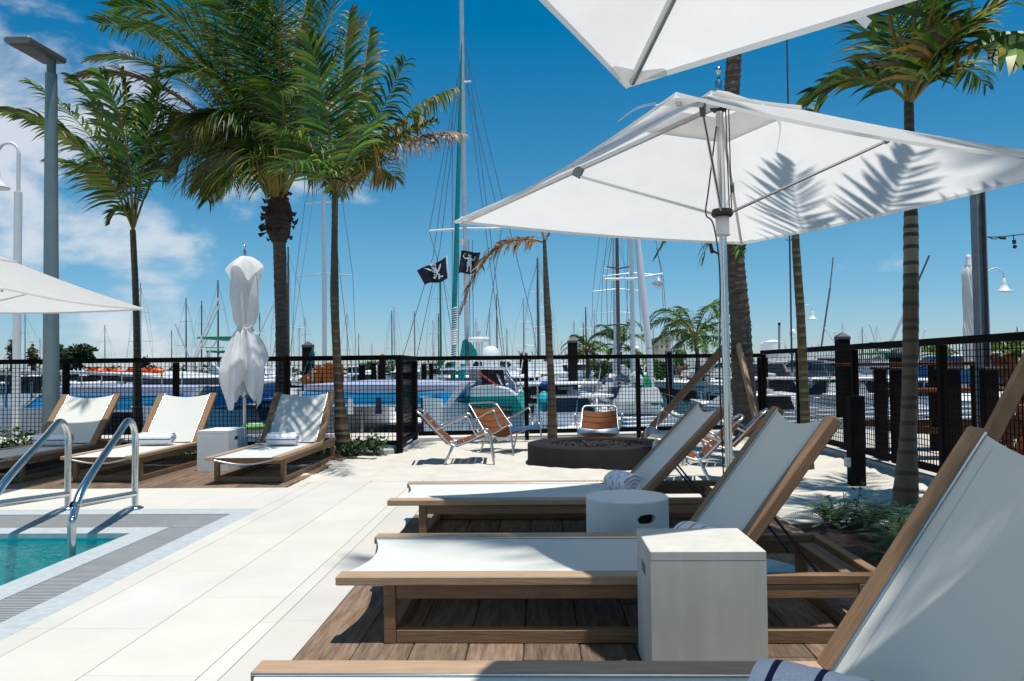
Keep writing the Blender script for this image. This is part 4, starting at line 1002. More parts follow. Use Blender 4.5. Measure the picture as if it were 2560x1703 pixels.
C0.location = (-1.31,8.54,.0); C0.rotation_euler[2] = R(3); C0['label'] = 'armchair nearest the fence corner, seen from the side, facing right'
dup(C0, None, 'armchair with striped shadows on its back, between the side-on chair and the dying palm', (-.92,10.03,.01), R(-42.7))
dup(C0, None, 'armchair behind the fire pit facing the camera', (.52,10.30,.0), R(-96), .92)
dup(C0, None, 'armchair seen from behind between the two farther lounger backrests', (1.83,7.55,.0), R(171))
dup(C0, None, 'armchair mostly hidden behind the farthest lounger backrest', (1.92,9.55,.0), R(-158))
dup(C0, None, 'armchair behind the thick palm brace, only its arms showing', (2.35,8.5,.0), R(165))

# palms standing beside the camera: only their shadows fall into the picture
t = thing('slender_palm', 'tall palm right of the viewpoint whose faint shadow falls on the middle lounger', 'palm tree', (2.9,1.0,0), group='palm trees around the terrace')
g = MB(); trunk_mesh(g, [(2.9,1.0,-.05),(2.95,1.1,3.5),(2.8,1.4,7),(2.5,1.8,10.4)], [.11,.08,.07,.06], 71, .14, .04, 12, lambda u, rg: (.5,.42,.3)); g.build('trunk', M['cane'], t, True)
g = MB(); r2 = random.Random(19); b0 = Vector((2.5,1.8,10.4))
for tx, ty, tz in ((.1,3.2,9.7),(.5,2.6,9.6),(3.9,3.1,9.8),(4.2,.9,9.7),(2.5,-.6,9.7)):
    tip = Vector((tx,ty,tz)); frond(g, b0, b0.lerp(tip,.5)+Vector((0,0,.8)), tip, r2=r2, ll=.6, wd=.06, n=34, grav=.4, rach=.02, start=.25)
g.build('crown', M['leaf'], t, True)
t = thing('coconut_palm', 'bushy palm right of the viewpoint shading the nearest lounger backrest', 'palm tree', (3.0,.3,0), group='palm trees around the terrace')
g = MB(); trunk_mesh(g, [(3.0,.3,-.05),(2.8,.6,2.2),(2.1,1.15,4.2)], [.13,.10,.09], 72, .09, .06, 14); g.build('trunk', M['trunk'], t, True)
g = MB(); b0 = Vector((2.1,1.15,4.2))
for k in range(24):
    a = 2*math.pi*k/24*1.618*1.5; l_ = r2.uniform(1.2,1.9)*(.5 if math.cos(a) < -.1 else 1); tip = b0 + Vector((math.cos(a)*l_, math.sin(a)*l_*.8, r2.uniform(-.5,.5))); frond(g, b0, b0.lerp(tip,.5)+Vector((0,0,.7)), tip, r2=r2, ll=.5, wd=.045, n=40, grav=.6, rach=.02)
g.build('crown', M['leaf'], t, True)
# ================================================================== LAMPS, POSTS, FLAGS
p = P(133,1000,9.55); t = thing('area_light', 'tall grey-green pole with a flat dark lamp head at the top left', 'street lamp', (p.x-.02,p.y,0))
X0 = P(128,200,9.55).x
g = MB(); g.tube([(p.x-.02,9.55,-.05),(X0,9.55,P(128,185,9.55).z)], [.098,.068], 22); g.build('pole', M['pole'], t, True)
zt = P(128,150,9.55).z
g = MB(); g.tube([(X0,9.55,P(128,186,9.55).z),(X0,9.55,zt+.02)], .052, 16); g.build('tenon', M['lamp'], t, True)
g = MB(); Mh = Matrix.Translation((X0+.0,9.62,zt+.045)) @ Matrix.Rotation(R(2),4,'X')
g.bevbox(-.21,.10,-.66,.10,-.04,.04,.02,Mh); g.build('lamp_head', M['lamp'], t, True)
g = MB(); g.box(-.17,.06,-.60,-.16,-.046,-.0405,Mh); g.build('lamp_lens', M['led'], t, True)
def gooseneck(label, px, ytop, yrim, D, dx, s_, pole_bottom=-.4, rpole=.06, group='white gooseneck lamps'):
    b0 = P(px, ytop, D); t = thing('gooseneck_lamp', label, 'street lamp', (b0.x, D, pole_bottom), group=group)
    zt = b0.z; ar = abs(dx)/2; sg = 1 if dx > 0 else -1
    g = MB(); g.tube([(b0.x,D,pole_bottom),(b0.x,D,zt-ar-1.0*s_)], rpole, 12); g.tube([(b0.x,D,zt-ar-1.0*s_),(b0.x,D,zt-ar)], rpole*.5, 10)
    g.build('pole', M['whitepaint'], t, True)
    g = MB(); g.tube([(b0.x,D,zt-ar-.1*s_)] + [(b0.x+sg*ar*(1-math.cos(math.pi*k/12)), D, zt-ar+ar*math.sin(math.pi*k/12)) for k in range(13)] + [(b0.x+dx,D,zt-ar-.12*s_)], rpole*.42, 10); g.build('arm', M['whitepaint'], t, True)
    zr = P(px, yrim, D).z; hh = .50*s_
    g = MB(); g.lathe([(.03*s_,zr+hh),(.065*s_,zr+hh-.03*s_),(.075*s_,zr+hh-.2*s_),(.10*s_,zr+hh-.26*s_),(.17*s_,zr+.10*s_),(.28*s_,zr+.03*s_),(.285*s_,zr),(.27*s_,zr+.005),(.15*s_,zr+.09*s_)], 24, (b0.x+dx, D, 0)); g.build('lamp_shade', M['whitepaint'], t, True)
gooseneck('white gooseneck lamp at the left edge beside the grey-green pole', 47, 357, 470, 13.0, -.36, .66, -.05, .062)
gooseneck('white gooseneck lamp hanging right of the steel column', 2466, 671, 731, 30.0, .62, 1.03)
gooseneck('white gooseneck lamp peeking out right of the leaning slender palm', 2008, 762, 800, 46.0, .50, 1.03)
gooseneck('white gooseneck lamp above the people on the quay, left of the quay coconut palm', 1680, 836, 852, 62.0, .48, 1.0)
gooseneck('white gooseneck lamp in front of the fat green harbour palm', 1532, 862, 880, 60.0, .40, 1.0)
gooseneck('white gooseneck lamp just right of the fat green harbour palm', 1577, 852, 872, 60.0, .42, 1.0)
gooseneck('tall white gooseneck lamp pole behind the steel umbrella pole', 1796, 806, 830, 55.0, .5, 1.0)
zt = P(2448,474,8.0).z; xa = P(2427.5,600,8.06).x; xb = P(2467.6,600,7.94).x
t = thing('steel_column', 'galvanised steel column with a notch hole, right of the slim furled umbrella', 'column', ((xa+xb)/2,8.0,0)); g = MB()
g.box(xa, xa+.01, 7.94,8.06,-.05,zt+.03); g.box(xb-.01, xb, 7.94,8.06,-.05,zt+.03); g.box(xa+.01,xb-.01,8.0,8.01,-.05,zt); g.build('column', M['galv'], t, True)
g = MB(); g.tube([(xa+.035,7.998,zt-.12),(xa+.035,7.985,zt-.12)], .012, 12); g.build('bolt', M['steel'], t, True)
t = thing('string_light', 'string light cable with one clear bulb, right of the steel column', 'string light', P(2468,593,7.95))
g = MB(); g.tube(sub([P(2468,593,7.95), P(2500,592,7.95), P(2530,589,7.95), P(2570,584,7.95), P(2640,572,7.95), P(2760,540,7.95)],4), .006, 6); g.tube(sub([P(2470,592,7.95),P(2485,598,7.95),P(2502,592,7.95)],4), .005, 6); g.build('cable', M['rubber'], t, True)
g = MB(); g.tube([P(2500,595,7.94),P(2514,596,7.94)], .014, 8); g.tube([P(2533,586,7.95),P(2535,602,7.95)], .005, 6); g.tube([P(2535,600,7.95),P(2536,610,7.95)], .017, 10); g.build('socket', M['rubber'], t, True)
g = MB(); g.ball(P(2537,617,7.95), .02, 10, 7); g.build('bulb', M['glass'], t, True)

def flag(label, quad, D, art, name='pirate_flag', ripple=.05, hoist=None):
    c = [P(x,y,D) for x, y in quad]                        # top-left, top-right, bottom-right, bottom-left
    def S(u, v):
        a = c[0].lerp(c[1],u); b_ = c[3].lerp(c[2],u); q = a.lerp(b_, v); s_ = (c[1]-c[0]).length
        q = q + Vector((0, ripple*math.sin(u*9+v*3), 0)) + Vector((0,0,1))*(s_*.035*math.sin(u*6.3+.5))
        return q
    t = thing(name, label, 'flag', c[0], group='pirate flags on the big white mast')
    g = MB(); g.grid(lambda u, v: S(u, v), 20, 14); g.build('cloth', M['flagcloth'], t, True)
    for o_ in (-.012, .012):
        pass
    g = MB()
    def patch(poly, o_=-.03, cl=(.75,.76,.78)):
        g.setc(cl)
        g.add([S(u, v)+Vector((0,o_,0)) for u, v in poly], [tuple(range(len(poly)))], False)
    art(patch)
    g.build('emblem', M['plain'], t, True)
    if hoist: g = MB(); g.tube([S(hoist,-.02), S(hoist,.5), S(hoist,1.03)], .035, 6); g.build('hoist_band', M['whitepaint'], t, True)
M['flagcloth'] = mat('black_flag_cloth', (.012,.013,.022), .9, var=.3, scale=2, trans=.1)
def ell(cx, cy, rx, ry, n=18, a0=0): return [(cx+rx*math.cos(2*math.pi*k/n)*math.cos(a0)-ry*math.sin(2*math.pi*k/n)*math.sin(a0), cy+rx*math.cos(2*math.pi*k/n)*math.sin(a0)+ry*math.sin(2*math.pi*k/n)*math.cos(a0)) for k in range(n)]
def qx(poly, f): return [f(*p) for p in poly]
def art1(pt):
    # pixel offsets in the enlarged view, mapped to flag coordinates
    def U(x, y):                                             # view px (0..2357) to u,v
        u = (x-150)/ (1080-150); yt = 860-(460)*min(1,max(0,u)); yb = 1300-220*min(1,max(0,u)); return (u, (y-yt)/(yb-yt))
    f = lambda poly: [U(x,y) for x, y in poly]
    pt(f([(550,640),(590,600),(650,550),(710,545),(745,570),(745,630),(730,690),(735,740),(755,800),(745,850),(715,860),(690,840),(650,800),(610,740),(600,700),(560,670)]))
    pt(f([(350,790),(480,790),(590,800),(650,830),(740,890),(800,940),(780,960),(690,900),(600,865),(480,850)]), -.035)
    pt(f([(890,570),(885,640),(830,760),(700,950),(660,1010),(640,990),(700,890),(790,720),(850,620)]), -.04)
    pt(f([(545,1060),(570,1020),(640,1000),(600,950),(610,925),(650,940),(670,985),(660,1030),(620,1040),(610,1080),(570,1085)]), -.042)
    pt(f([(715,1050),(745,1010),(730,980),(790,890),(800,910),(790,960),(860,970),(880,945),(910,970),(900,1005),(860,1005),(790,1000),(770,1060),(730,1065)]), -.044)
    for cx, cy in ((635,695),(688,685)): pt(f(ell(cx,cy,17,32,10)), -.05, (.01,.01,.02))
    pt(f(ell(680,742,9,16,8)), -.05, (.01,.01,.02))
def art2(pt):
    def U(x, y):
        v = (y-230)/(910-230); xl = 1530-(110)*v; xr = 2125-150*v; return ((x-xl)/(xr-xl), v)
    f = lambda poly: [U(x,y) for x, y in poly]
    pt(f([(1750,330),(1775,340),(1815,338),(1840,322),(1835,380),(1815,415),(1780,415),(1760,385)]))
    pt(f([(1730,430),(1780,405),(1820,405),(1870,440),(1840,480),(1835,560),(1840,600),(1800,610),(1750,610),(1695,580),(1730,560),(1725,490)]), -.033)
    pt(f([(1700,590),(1840,590),(1835,700),(1815,780),(1830,840),(1845,855),(1800,855),(1790,780),(1790,700),(1770,640),(1740,700),(1730,780),(1725,845),(1650,855),(1695,830),(1700,740)]), -.036)
    pt(f([(1740,430),(1660,465),(1585,400),(1655,318),(1645,312),(1570,395),(1650,490),(1720,465)]), -.038)
    pt(f([(1860,440),(1890,465),(1955,390),(1930,360),(1945,345),(1975,385),(1900,490),(1850,470)]), -.04)
    pt(f(ell(1785,370,8,10,8)), -.05, (.02,.02,.04)); pt(f(ell(1820,370,8,10,8)), -.05, (.02,.02,.04))
DF = 27.6
flag('black pirate flag with white skull and crossed swords, left of the teal furled sail', [(1042,678),(1116,642),(1121,697),(1062,714)], DF, art1, hoist=1.0)
flag('black pirate flag with white horned skeleton, in front of the big white mast', [(1153.5,627),(1201.5,631),(1190,684),(1145,684)], DF, art2)

# ================================================================== BOATS
def hull(g, Ln, B, Hh, zk=-.35, bowr=1.0, flare=1.0, raised=.25):
    ns = 12
    def b(s): return B/2*(1-max(0,(s-.42)/.58)**2.1)*(.86+.14*min(1,s*4))
    def sh(s): return Hh*(.86+raised*s*s)
    rows = []
    for i in range(ns+1):
        s = i/ns; x = Ln*s; bb = max(.02,b(s)); z = sh(s); rows.append([(x+ (0 if s < 1 else .0), y*bb, zz) for y, zz in ((-1,z),(-.96,z*.5),(-.82,.05),(-.35,zk),(0,zk-.05),(.35,zk),(.82,.05),(.96,z*.5),(1,z))])
        if s > .9: rows[-1] = [(x+ (.05*Ln)*max(0,zz)/Hh*(s-.9)*10, y, zz) for x, y, zz in rows[-1]]
    vs = [q for r in rows for q in r]; n_ = 9
    g.add(vs, [(i*n_+k, (i+1)*n_+k, (i+1)*n_+k+1, i*n_+k+1) for i in range(ns) for k in range(n_-1)], True)
    g.add(rows[0], [tuple(range(n_))], False)
    g.add([(r[0][0], r[0][1], r[0][2]-.03) for r in rows] + [(r[-1][0], r[-1][1], r[-1][2]-.03) for r in rows], [(i, i+1, ns+1+i+1, ns+1+i) for i in range(ns)], False)
    return b, sh
def stripe(g, Ln, B, b, sh, f0, f1):
    for s_ in (-1,1):
        vs = []
        for i in range(13):
            s = i/12; x = Ln*s*1.003+.0; bb = max(.02,b(s))+.012
            for f in (f0,f1): vs.append((x+(.05*Ln*f*max(0,s-.9)*10 if s > .9 else 0), s_*bb*(.97+.03*f), sh(s)*f))
        g.add(vs, [(2*i,2*i+2,2*i+3,2*i+1) for i in range(12)], True)
def bodybox(g, x0, x1, w_, z0, z1, rake0=.2, rake1=.1, tw=.85):
    vs = [(x0,-w_/2,z0),(x1,-w_/2,z0),(x1,w_/2,z0),(x0,w_/2,z0),(x0+rake0,-w_/2*tw,z1),(x1-rake1,-w_/2*tw,z1),(x1-rake1,w_/2*tw,z1),(x0+rake0,w_/2*tw,z1)]
    g.add(vs, [(0,3,2,1),(4,5,6,7),(0,1,5,4),(1,2,6,5),(2,3,7,6),(3,0,4,7)], False)
def powerboat_proto(kind):
    t = thing('motor_boat', 'x', 'motor boat', (0,0,0)); W = M['white']
    Ln, B = 9.0, 3.0
    g = MB(); b, sh = hull(g, Ln, B, 1.15); g.build('hull', W, t)
    g = MB(); stripe(g, Ln, B, b, sh, .55, .72); g.build('stripe', M[('navy','teal','bluecloth')[kind%3]], t)
    g = MB(); bodybox(g, 1.9, 6.6, 2.2, 1.0, 1.75, .1, 1.5); g.build('cabin', W, t)
    g = MB(); bodybox(g, 2.3, 5.2, 2.05, 1.75, 2.35, .25, .7); g.build('window', M['glass'], t)
    g = MB(); g.bevbox(1.5, 4.9, -1.15, 1.15, 2.35, 2.45, .04); g.build('hardtop', W, t)
    for s_ in (-1,1):
        g = MB(); pts = [(4.6+.42*k, s_*(b((4.6+.42*k)/Ln)-.08), sh((4.6+.42*k)/Ln)+.55) for k in range(11)]; g.tube(pts, .022, 5)
        for k in range(0,11,3): g.tube([(pts[k][0],pts[k][1],pts[k][2]-.58), pts[k]], .018, 4)
        g.build('railing', M['chrome'], t)
        g = MB(); g.tube([(1.6,s_*1.05,1.05),(1.7,s_*1.05,2.35),(3.0,s_*1.05,2.33),(3.1,s_*1.05,1.7)], .033, 6); g.build('roof_support', M['chrome'], t)
    if kind in (1,2):
        g = MB(); bodybox(g, 2.0, 4.2, 1.9, 2.45, 2.95, .1, .3); g.build('flybridge', W, t)
        if kind == 2: g = MB(); g.bevbox(1.7,3.9,-.95,.95,3.45,3.52,.03); g.build('bimini', M['bluecloth' if kind == 1 else 'greencloth'], t)
        g = MB()
        for s_ in (-1,1): g.tube([(2.0,s_*.85,2.9),(1.9,s_*.85,3.45)], .03, 5); g.tube([(3.4,s_*.85,2.9),(3.6,s_*.85,3.45)], .03, 5)
        g.build('frame', M['chrome'], t)
    g = MB(); g.tube([(2.2,.9,2.45),(2.0,.95,3.5)], .022, 5); g.build('antenna', M['whitepaint'], t)
    g = MB(); g.lathe([(.28,0),(.3,.06),(.28,.14),(0,.18)], 16, (3.0,0,2.46 if kind == 0 else (2.96 if kind == 1 else 3.53))); g.build('radar_dome', M['whitepaint'], t)
    if kind == 2:
        for s_ in (-1,1): g = MB(); g.tube([(2.6,s_*1.3,2.0),(1.2,s_*2.0,4.6)], .03, 5); g.build('outrigger', M['whitepaint'], t)
    return t
def sailboat_proto(mk, coverm, hm='white', mz=12.5):
    t = thing('sailboat', 'x', 'sailboat', (0,0,0)); Ln, B = 10.0, 3.1
    g = MB(); b, sh = hull(g, Ln, B, 1.05, -.4); g.build('hull', M[hm], t)
    g = MB(); stripe(g, Ln, B, b, sh, .8, .9); g.build('stripe', M['navy'], t)
    g = MB(); bodybox(g, 2.8, 7.0, 1.9, .95, 1.42, .15, 1.0, .8); g.build('cabin', M['white'], t)
    g = MB()
    for s_ in (-1,1):
        for k in range(4): g.box(3.3+.75*k, 3.8+.75*k, s_*.93-.02, s_*.93+.02, 1.12, 1.27)
    g.build('window', M['glass'], t)
    g = MB(); g.tube([(5.2,0,.9),(5.2,0,mz*.6),(5.15,0,mz)], [.10,.09,.06], 10); g.build('mast', M[mk], t)
    g = MB(); g.tube([(5.18,-1.2,mz*.52),(5.2,0,mz*.53),(5.18,1.2,mz*.52)], .028, 5); g.build('spreader', M['mast'], t); g = MB(); g.tube([(5.18,-.8,mz*.76),(5.2,0,mz*.765),(5.18,.8,mz*.76)], .024, 5); g.build('spreader', M['mast'], t)
    g = MB(); g.tube([(5.15,0,2.0),(1.4,0,2.15)], .06, 7); g.build('boom', M['mast'], t)
    g = MB(); g.tube([(5.05,0,2.3),(4.6,0,2.34),(3,0,2.3),(1.5,0,2.26)], [.2,.22,.17,.09], 8); g.build('sail_cover', M[coverm], t)
    g = MB()
    for s_ in (-1,1): g.tube([(5.0,s_*1.45,1.0),(5.18,s_*1.2,mz*.52),(5.16,s_*.8,mz*.76),(5.16,0,mz*.97)], .011, 4)
    g.tube([(9.9,0,1.2),(5.15,0,mz*.98)], .012, 4); g.tube([(.1,0,1.0),(5.15,0,mz)], .011, 4)
    for s_ in (-1,1):
        pts = [(.3+.95*k, s_*(b(min(1,(.3+.95*k)/Ln))-.05), sh(min(1,(.3+.95*k)/Ln))+.6) for k in range(11)]; g.tube(pts, .012, 4)
        for k in range(0,11,2): g.tube([(pts[k][0],pts[k][1],pts[k][2]-.6), pts[k]], .012, 4)
    g.build('rigging', M['wire'], t)
    g = MB(); bodybox(g, 2.2, 3.6, 1.7, 1.42, 1.95, .1, .35, .8); g.build('spray_hood', M[coverm], t)
    return t
ZW = -1.65
WHERE = []
def put(proto, px, D, rz, s_, label, first=[], group=None, z=None):
    x = P(px, 920, D).x
    if proto.name in first: o = dup(proto)
    else: first.append(proto.name); o = proto
    o.location = (x, D, ZW if z is None else z); o.rotation_euler[2] = R(rz); o.scale = (s_,)*3; o['label'] = label; o['group'] = group or 'boats moored in the marina'
    return o
PA, PB, PC = powerboat_proto(0), powerboat_proto(1), powerboat_proto(2)
for pr_, px, D_, rz, s_, lb in (
 (PC, 552, 30, 100, 1.0, 'fishing boat with raised white outriggers behind the furled umbrella'),
 (PA, 655, 36, -60, .95, 'white motor boat seen through the fence between furled umbrella and coconut palm'),
 (PB, 770, 62, 170, 1.0, 'blue topped motor boat just left of the orange sail cover'),
 (PA, 905, 48, 95, 1.0, 'white motor boat above the right blue catamaran, near the middle of the fence'),
 (PB, 990, 70, 80, 1.0, 'white cruiser between the dark piles beyond the right blue catamaran'),
 (PA, 1345, 40, 120, .9, 'white motor boat seen left of the dying palm'),
 (PA, 1420, 30, 200, 1.0, 'white motor boat beyond the armchair behind the fire pit'),
 (PB, 1500, 36, 160, 1.0, 'white motor boat with blue top behind the fire pit fence'),
 (PC, 2190, 34, 60, .9, 'fishing boat with slanting outriggers seen behind the grey ringed palm'),
 (PA, 2330, 30, 170, .9, 'white motor boat behind the dark posts of the right fence'),
 (PB, 2520, 44, 190, 1.0, 'motor boat at the far right edge behind the fence'),
 (PA, 40, 34, 110, 1.0, 'white motor boat at the far left edge under the big white canopy'),
 (PA, 480, 60, 70, 1.0, 'white motor boat behind the left blue catamaran roof'),
 (PC, 2060, 40, 10, 1.0, 'fishing boat with a thin dark rod, right of the leaning slender palm'),
 (PB, 2120, 60, 175, 1.2, 'white motor boat behind the capped pile at the right fence'),
 (PA, 1240, 70, 60, 1.0, 'small white motor boat far behind the teal boat'),
 ): put(pr_, px, D_, rz, s_, lb)
SA = sailboat_proto('mast','offwhite'); SB = sailboat_proto('mastdark','navy'); SC = sailboat_proto('mastgreen','greencloth'); SD = sailboat_proto('mastred','offwhite'); SE = sailboat_proto('mast','offwhite','navy')
pl_ = [  # proto, mast px, mast top y, distance, heading, label
 (SA,262,812,90,80,'sailboat with thin mast right of the grey-green pole'), (SA,351,708,62,95,'sailboat with white mast just right of the left slender palm'),
 (SB,429,825,120,70,'far sailboat whose low mast stands first right of the left slender palm'), (SB,465,745,80,85,'sailboat with dark mast and slanting stay between slender palm and furled umbrella'),
 (SB,504,752,78,100,'sailboat with dark mast close left of the furled umbrella'), (SB,545,700,64,80,'sailboat with mast touching the left side of the furled umbrella'),
 (SB,649,782,100,90,'sailboat with mast between furled umbrella and coconut palm'), (SB,721,618,45,100,'sailboat with tall dark mast immediately right of the coconut palm trunk'),
 (SA,763,792,95,60,'sailboat whose mast rises behind the tallest capped pile'), (SA,748,812,110,120,'sailboat with short mast left of the tallest capped pile'),
 (SA,811,330,33,88,'sailboat with huge grey mast between the two palm trunks'), (SA,868,782,100,80,'sailboat with white mast right of the dark slender palm trunk'),
 (SB,897,833,130,100,'far sailboat with the lowest dark mast right of the slender palm'), (SB,980,777,100,85,'left mast of the close pair over the fence step'),
 (SA,986,767,98,95,'right mast of the close pair over the fence step'), (SB,1037,778,95,60,'sailboat with dark mast just left of the pirate flag boat'),
 (SC,1102,660,52,88,'sailboat with bright green mast under the skull flag'), (SB,1097,784,90,110,'sailboat with short dark mast beside the green mast'),
 (SA,1083,800,120,95,'faint sailboat mast left of the green mast'), (SA,1191,796,110,80,'sailboat mast just right of the big white mast'),
 (SB,1268,820,130,90,'small far sailboat mast above the teal boat'), (SA,1310,745,70,93,'sailboat with white raked mast left of the dying palm'),
 (SE,1349,640,55,90,'sailboat with grey mast beside the black mast, left of the dying palm'), (SB,1346,646,54,86,'sailboat with black mast close left of the dying palm'),
 (SB,1366,700,75,95,'sailboat mast hidden by the dying palm trunk'), (SB,1436,802,120,90,'far sailboat mast left of the brown masts'),
 (SD,1459,806,80,90,'shorter brown wooden mast behind the left harbour palm'), (SD,1466,768,72,95,'taller brown wooden mast behind the left harbour palm'),
 (SA,1487,776,85,88,'sailboat with white mast between the two harbour palms on the left'), (SA,1512,838,140,88,'faint far mast left of the fat green harbour palm'),
 (SB,1547,420,36,92,'sailboat with black mast topped by two black spreaders'), (SA,1538,560,48,85,'sailboat with thin grey mast left of the black mast'),
 (SA,1583,330,32,88,'sailboat with grey mast and long white spreader right of the black mast'), (SB,1634,822,120,80,'far sailboat mast left of the beige building'),
 (SA,2108,805,110,80,'far sailboat masts above the capped pile at the right fence'), (SB,2157,818,110,95,'far sailboat mast right of the capped pile at the right fence'),
 (SA,2193,815,120,95,'faint far mast left of the grey ringed palm'), (SB,2545,816,100,80,'far mast at the right picture edge'),
 (SA,62,780,75,60,'sailboat mast between the gooseneck lamp and the left edge'), (SA,100,845,110,60,'far sailboat mast left of the grey-green pole'),
 (SA,930,858,150,95,'faint sailboat mast left of the fence step'), (SA,1405,850,150,90,'faint sailboat mast left of the tall capped pile behind the fire pit'),
 (SA,1225,770,120,90,'faint sailboat mast above the white radar dome'), (SB,1243,735,130,90,'faint dark sailboat mast between radar and dying palm'),
 ]
for pr_, px, yt, D_, rz, lb in pl_:
    ztop = P(px, yt, D_).z; s_ = (ztop-ZW)/12.5
    c_, s2 = math.cos(R(rz)), math.sin(R(rz))
    if s_ > 1.45: sc3 = (1.25,1.25,s_)
    elif s_ < .75: sc3 = (.8,.8,s_)
    else: sc3 = (s_,)*3
    o = put(pr_, px, D_, rz, 1, lb, group='sailboats moored in the marina')
    o.scale = sc3; base = P(px, 900, D_)
    o.location = (base.x - 5.18*sc3[0]*c_, D_ - 5.18*sc3[0]*s2, ZW)
# stacked far hulls (small cruisers in rows)
r2 = random.Random(15); names = ['far left slips','slips left of the slender palm','slips right of the slender palm','slips behind the furled umbrella','slips left of the orange sail cover','slips right of the orange sail cover','slips before the fence step','slips under the skull flag','slips right of the teal boat','slips by the dying palm','slips left of the quay people','slips below the white tank']
for i, px in enumerate((120,220,300,385,600,700,860,935,1060,1285,1390,1460)):
    put((PA,PB,PA)[i%3], px, r2.uniform(75,110), r2.uniform(60,120), r2.uniform(.9,1.3), 'tiny distant white boat in the ' + names[i], group='distant boats')

r2 = random.Random(31)
for px, D_, pr_, lb in ((600,44,PA,'white boat just right of the furled umbrella, low behind the mesh'),
 (640,56,PB,'white cabin boat between furled umbrella and coconut palm'),
 (700,40,PA,'white boat directly behind the coconut palm'),
 (730,70,PA,'small white boat left of the tallest pile'),
 (1335,26,PA,'white boat behind the turquoise canvas cover'),
 (1375,52,PB,'white boat left of the tall capped pile'),
 (1450,60,PA,'white boat between the tall pile and the grey mast'),
 (1480,25,PA,'white boat just above the armchair back behind the fire pit'),
 (1530,50,PA,'white boat below the black mast'),
 (1600,28,PA,'white boat under the thick furled sail'),
 (1960,26,PA,'white boat left of the leaning slender palm'),
 (2040,32,PA,'white boat right of the leaning slender palm'),
 (2160,28,PB,'white boat right of the capped pile'),
 (2240,40,PA,'white boat just left of the ringed palm'),
 (2420,33,PA,'white boat under the slim furled umbrella'),
 (20,50,PB,'white boat behind the left gooseneck lamp'),
 (110,44,PA,'white boat behind the grey-green pole')):
    put(pr_, px, D_, r2.uniform(60,200), r2.uniform(.7,1.0), lb, z=ZW-.25)
# big white mast with teal furled jib
D = 28.0
def TB(g, pts, r, D, n=10): g.tube([P(x,y,D) for x, y in pts], r, n)
t = thing('pirate_sailboat', 'big sailboat with thick white mast and teal furled jib', 'sailboat', (P(1162,920,D).x, D, ZW))
g = MB(); TB(g, [(1170,1090),(1168,900),(1163,600),(1156,200),(1151,-200)], .082, D, 14); g.build('mast', M['mast'], t, True)
g = MB(); TB(g, [(1130,1060),(1133,900)], .075, D-3, 10); TB(g, [(1134,900),(1137,770)], [.075,.068], D-2.6, 10); TB(g, [(1136,775),(1141,620),(1148,350),(1154,110)], [.078,.082,.066,.02], D-2.2, 12); g.build('furled_jib', M['tealcloth'], t, True)
g = MB()
for k in range(46):
    y = 770+k*5.6; x = 1137-(y-770)*.016
    if 822 < y < 860: rr_ = .084
    else: rr_ = .079
    c_ = P(x,y,D-2.6); g.tube([c_+Vector((rr_*math.cos(a),rr_*math.sin(a),.012*math.sin(a)+.018*math.cos(a))) for a in [2*math.pi*q/10 for q in range(10)]], .016 if not 822 < y < 860 else .035, 4, closed=True)
g.build('lashing', M['whitepaint'], t, True)
g = MB()
for pts in ([(1073,578),(1162,572)],[(1162,572),(1254,571)]): TB(g, pts, .045, D, 8)
TB(g, [(1168,205),(1160,206)], .04, D); TB(g, [(1156,205),(1178,204)], .03, D); g.build('spreader', M['whitepaint'], t, True)
g = MB()
for pts in ([(1156,130),(1073,578),(1108,700),(1140,900)], [(1158,130),(1166,205),(1254,571),(1215,840)], [(1150,160),(1083,640),(1005,900)], [(1160,150),(1212,560),(1256,890)], [(1150,200),(1100,620),(1040,900)], [(1163,120),(1330,800),(1345,900)], [(1158,60),(1205,420),(1240,700),(1262,900)], [(1131,300),(1130,900)], [(1148,300),(1146,900)],[(1172,600),(1176,890)],[(1181,600),(1184,890)]): TB(g, pts, .012, D, 4)
g.build('rigging', M['wire'], t, True)
g = MB(); TB(g, [(1155,612),(1156,600)], .09, D-.25, 8); g.build('deck_light', M['whitepaint'], t, True)
g = MB(); Mx = Matrix.Translation((P(1166,1090,D).x, D-6, ZW)) @ Matrix.Rotation(R(94),4,'Z'); gg = MB(); b_, s_2 = hull(gg, 13, 3.8, 1.35); g.add([Mx @ Vector(p) for p in gg.v], gg.f, True); g.build('hull', M['white'], t, True)
g = MB()                                                  # teal sail cover bundle around the mast foot
g.add([P(x,y,D-.4) for x, y in ((1150,888),(1156,852),(1163,848),(1163,895),(1146,895))] + [P(x,y,D+.1) for x, y in ((1150,888),(1156,852),(1163,848),(1163,895),(1146,895))], [(0,1,2,3,4),(9,8,7,6,5)]+[(i,(i+1)%5,(i+1)%5+5,i+5) for i in range(5)])
g.add([P(x,y,D-.4) for x, y in ((1171,848),(1180,860),(1200,892),(1172,897))] + [P(x,y,D+.1) for x, y in ((1171,848),(1180,860),(1200,892),(1172,897))], [(0,1,2,3),(7,6,5,4)]+[(i,(i+1)%4,(i+1)%4+4,i+4) for i in range(4)])
g.build('sail_bundle', M['tealcloth'], t, True)
g = MB(); vv = ((1152,911),(1162,911),(1164,1000),(1158,1000),(1138,985),(1142,960)); g.add([P(x,y,D-1.6) for x, y in vv]+[P(x,y,D-1.4) for x, y in vv], [tuple(range(6)),tuple(reversed(range(6,12)))]+[(i,(i+1)%6,(i+1)%6+6,i+6) for i in range(6)]); g.build('windshield_canvas', M['teal'], t, True)
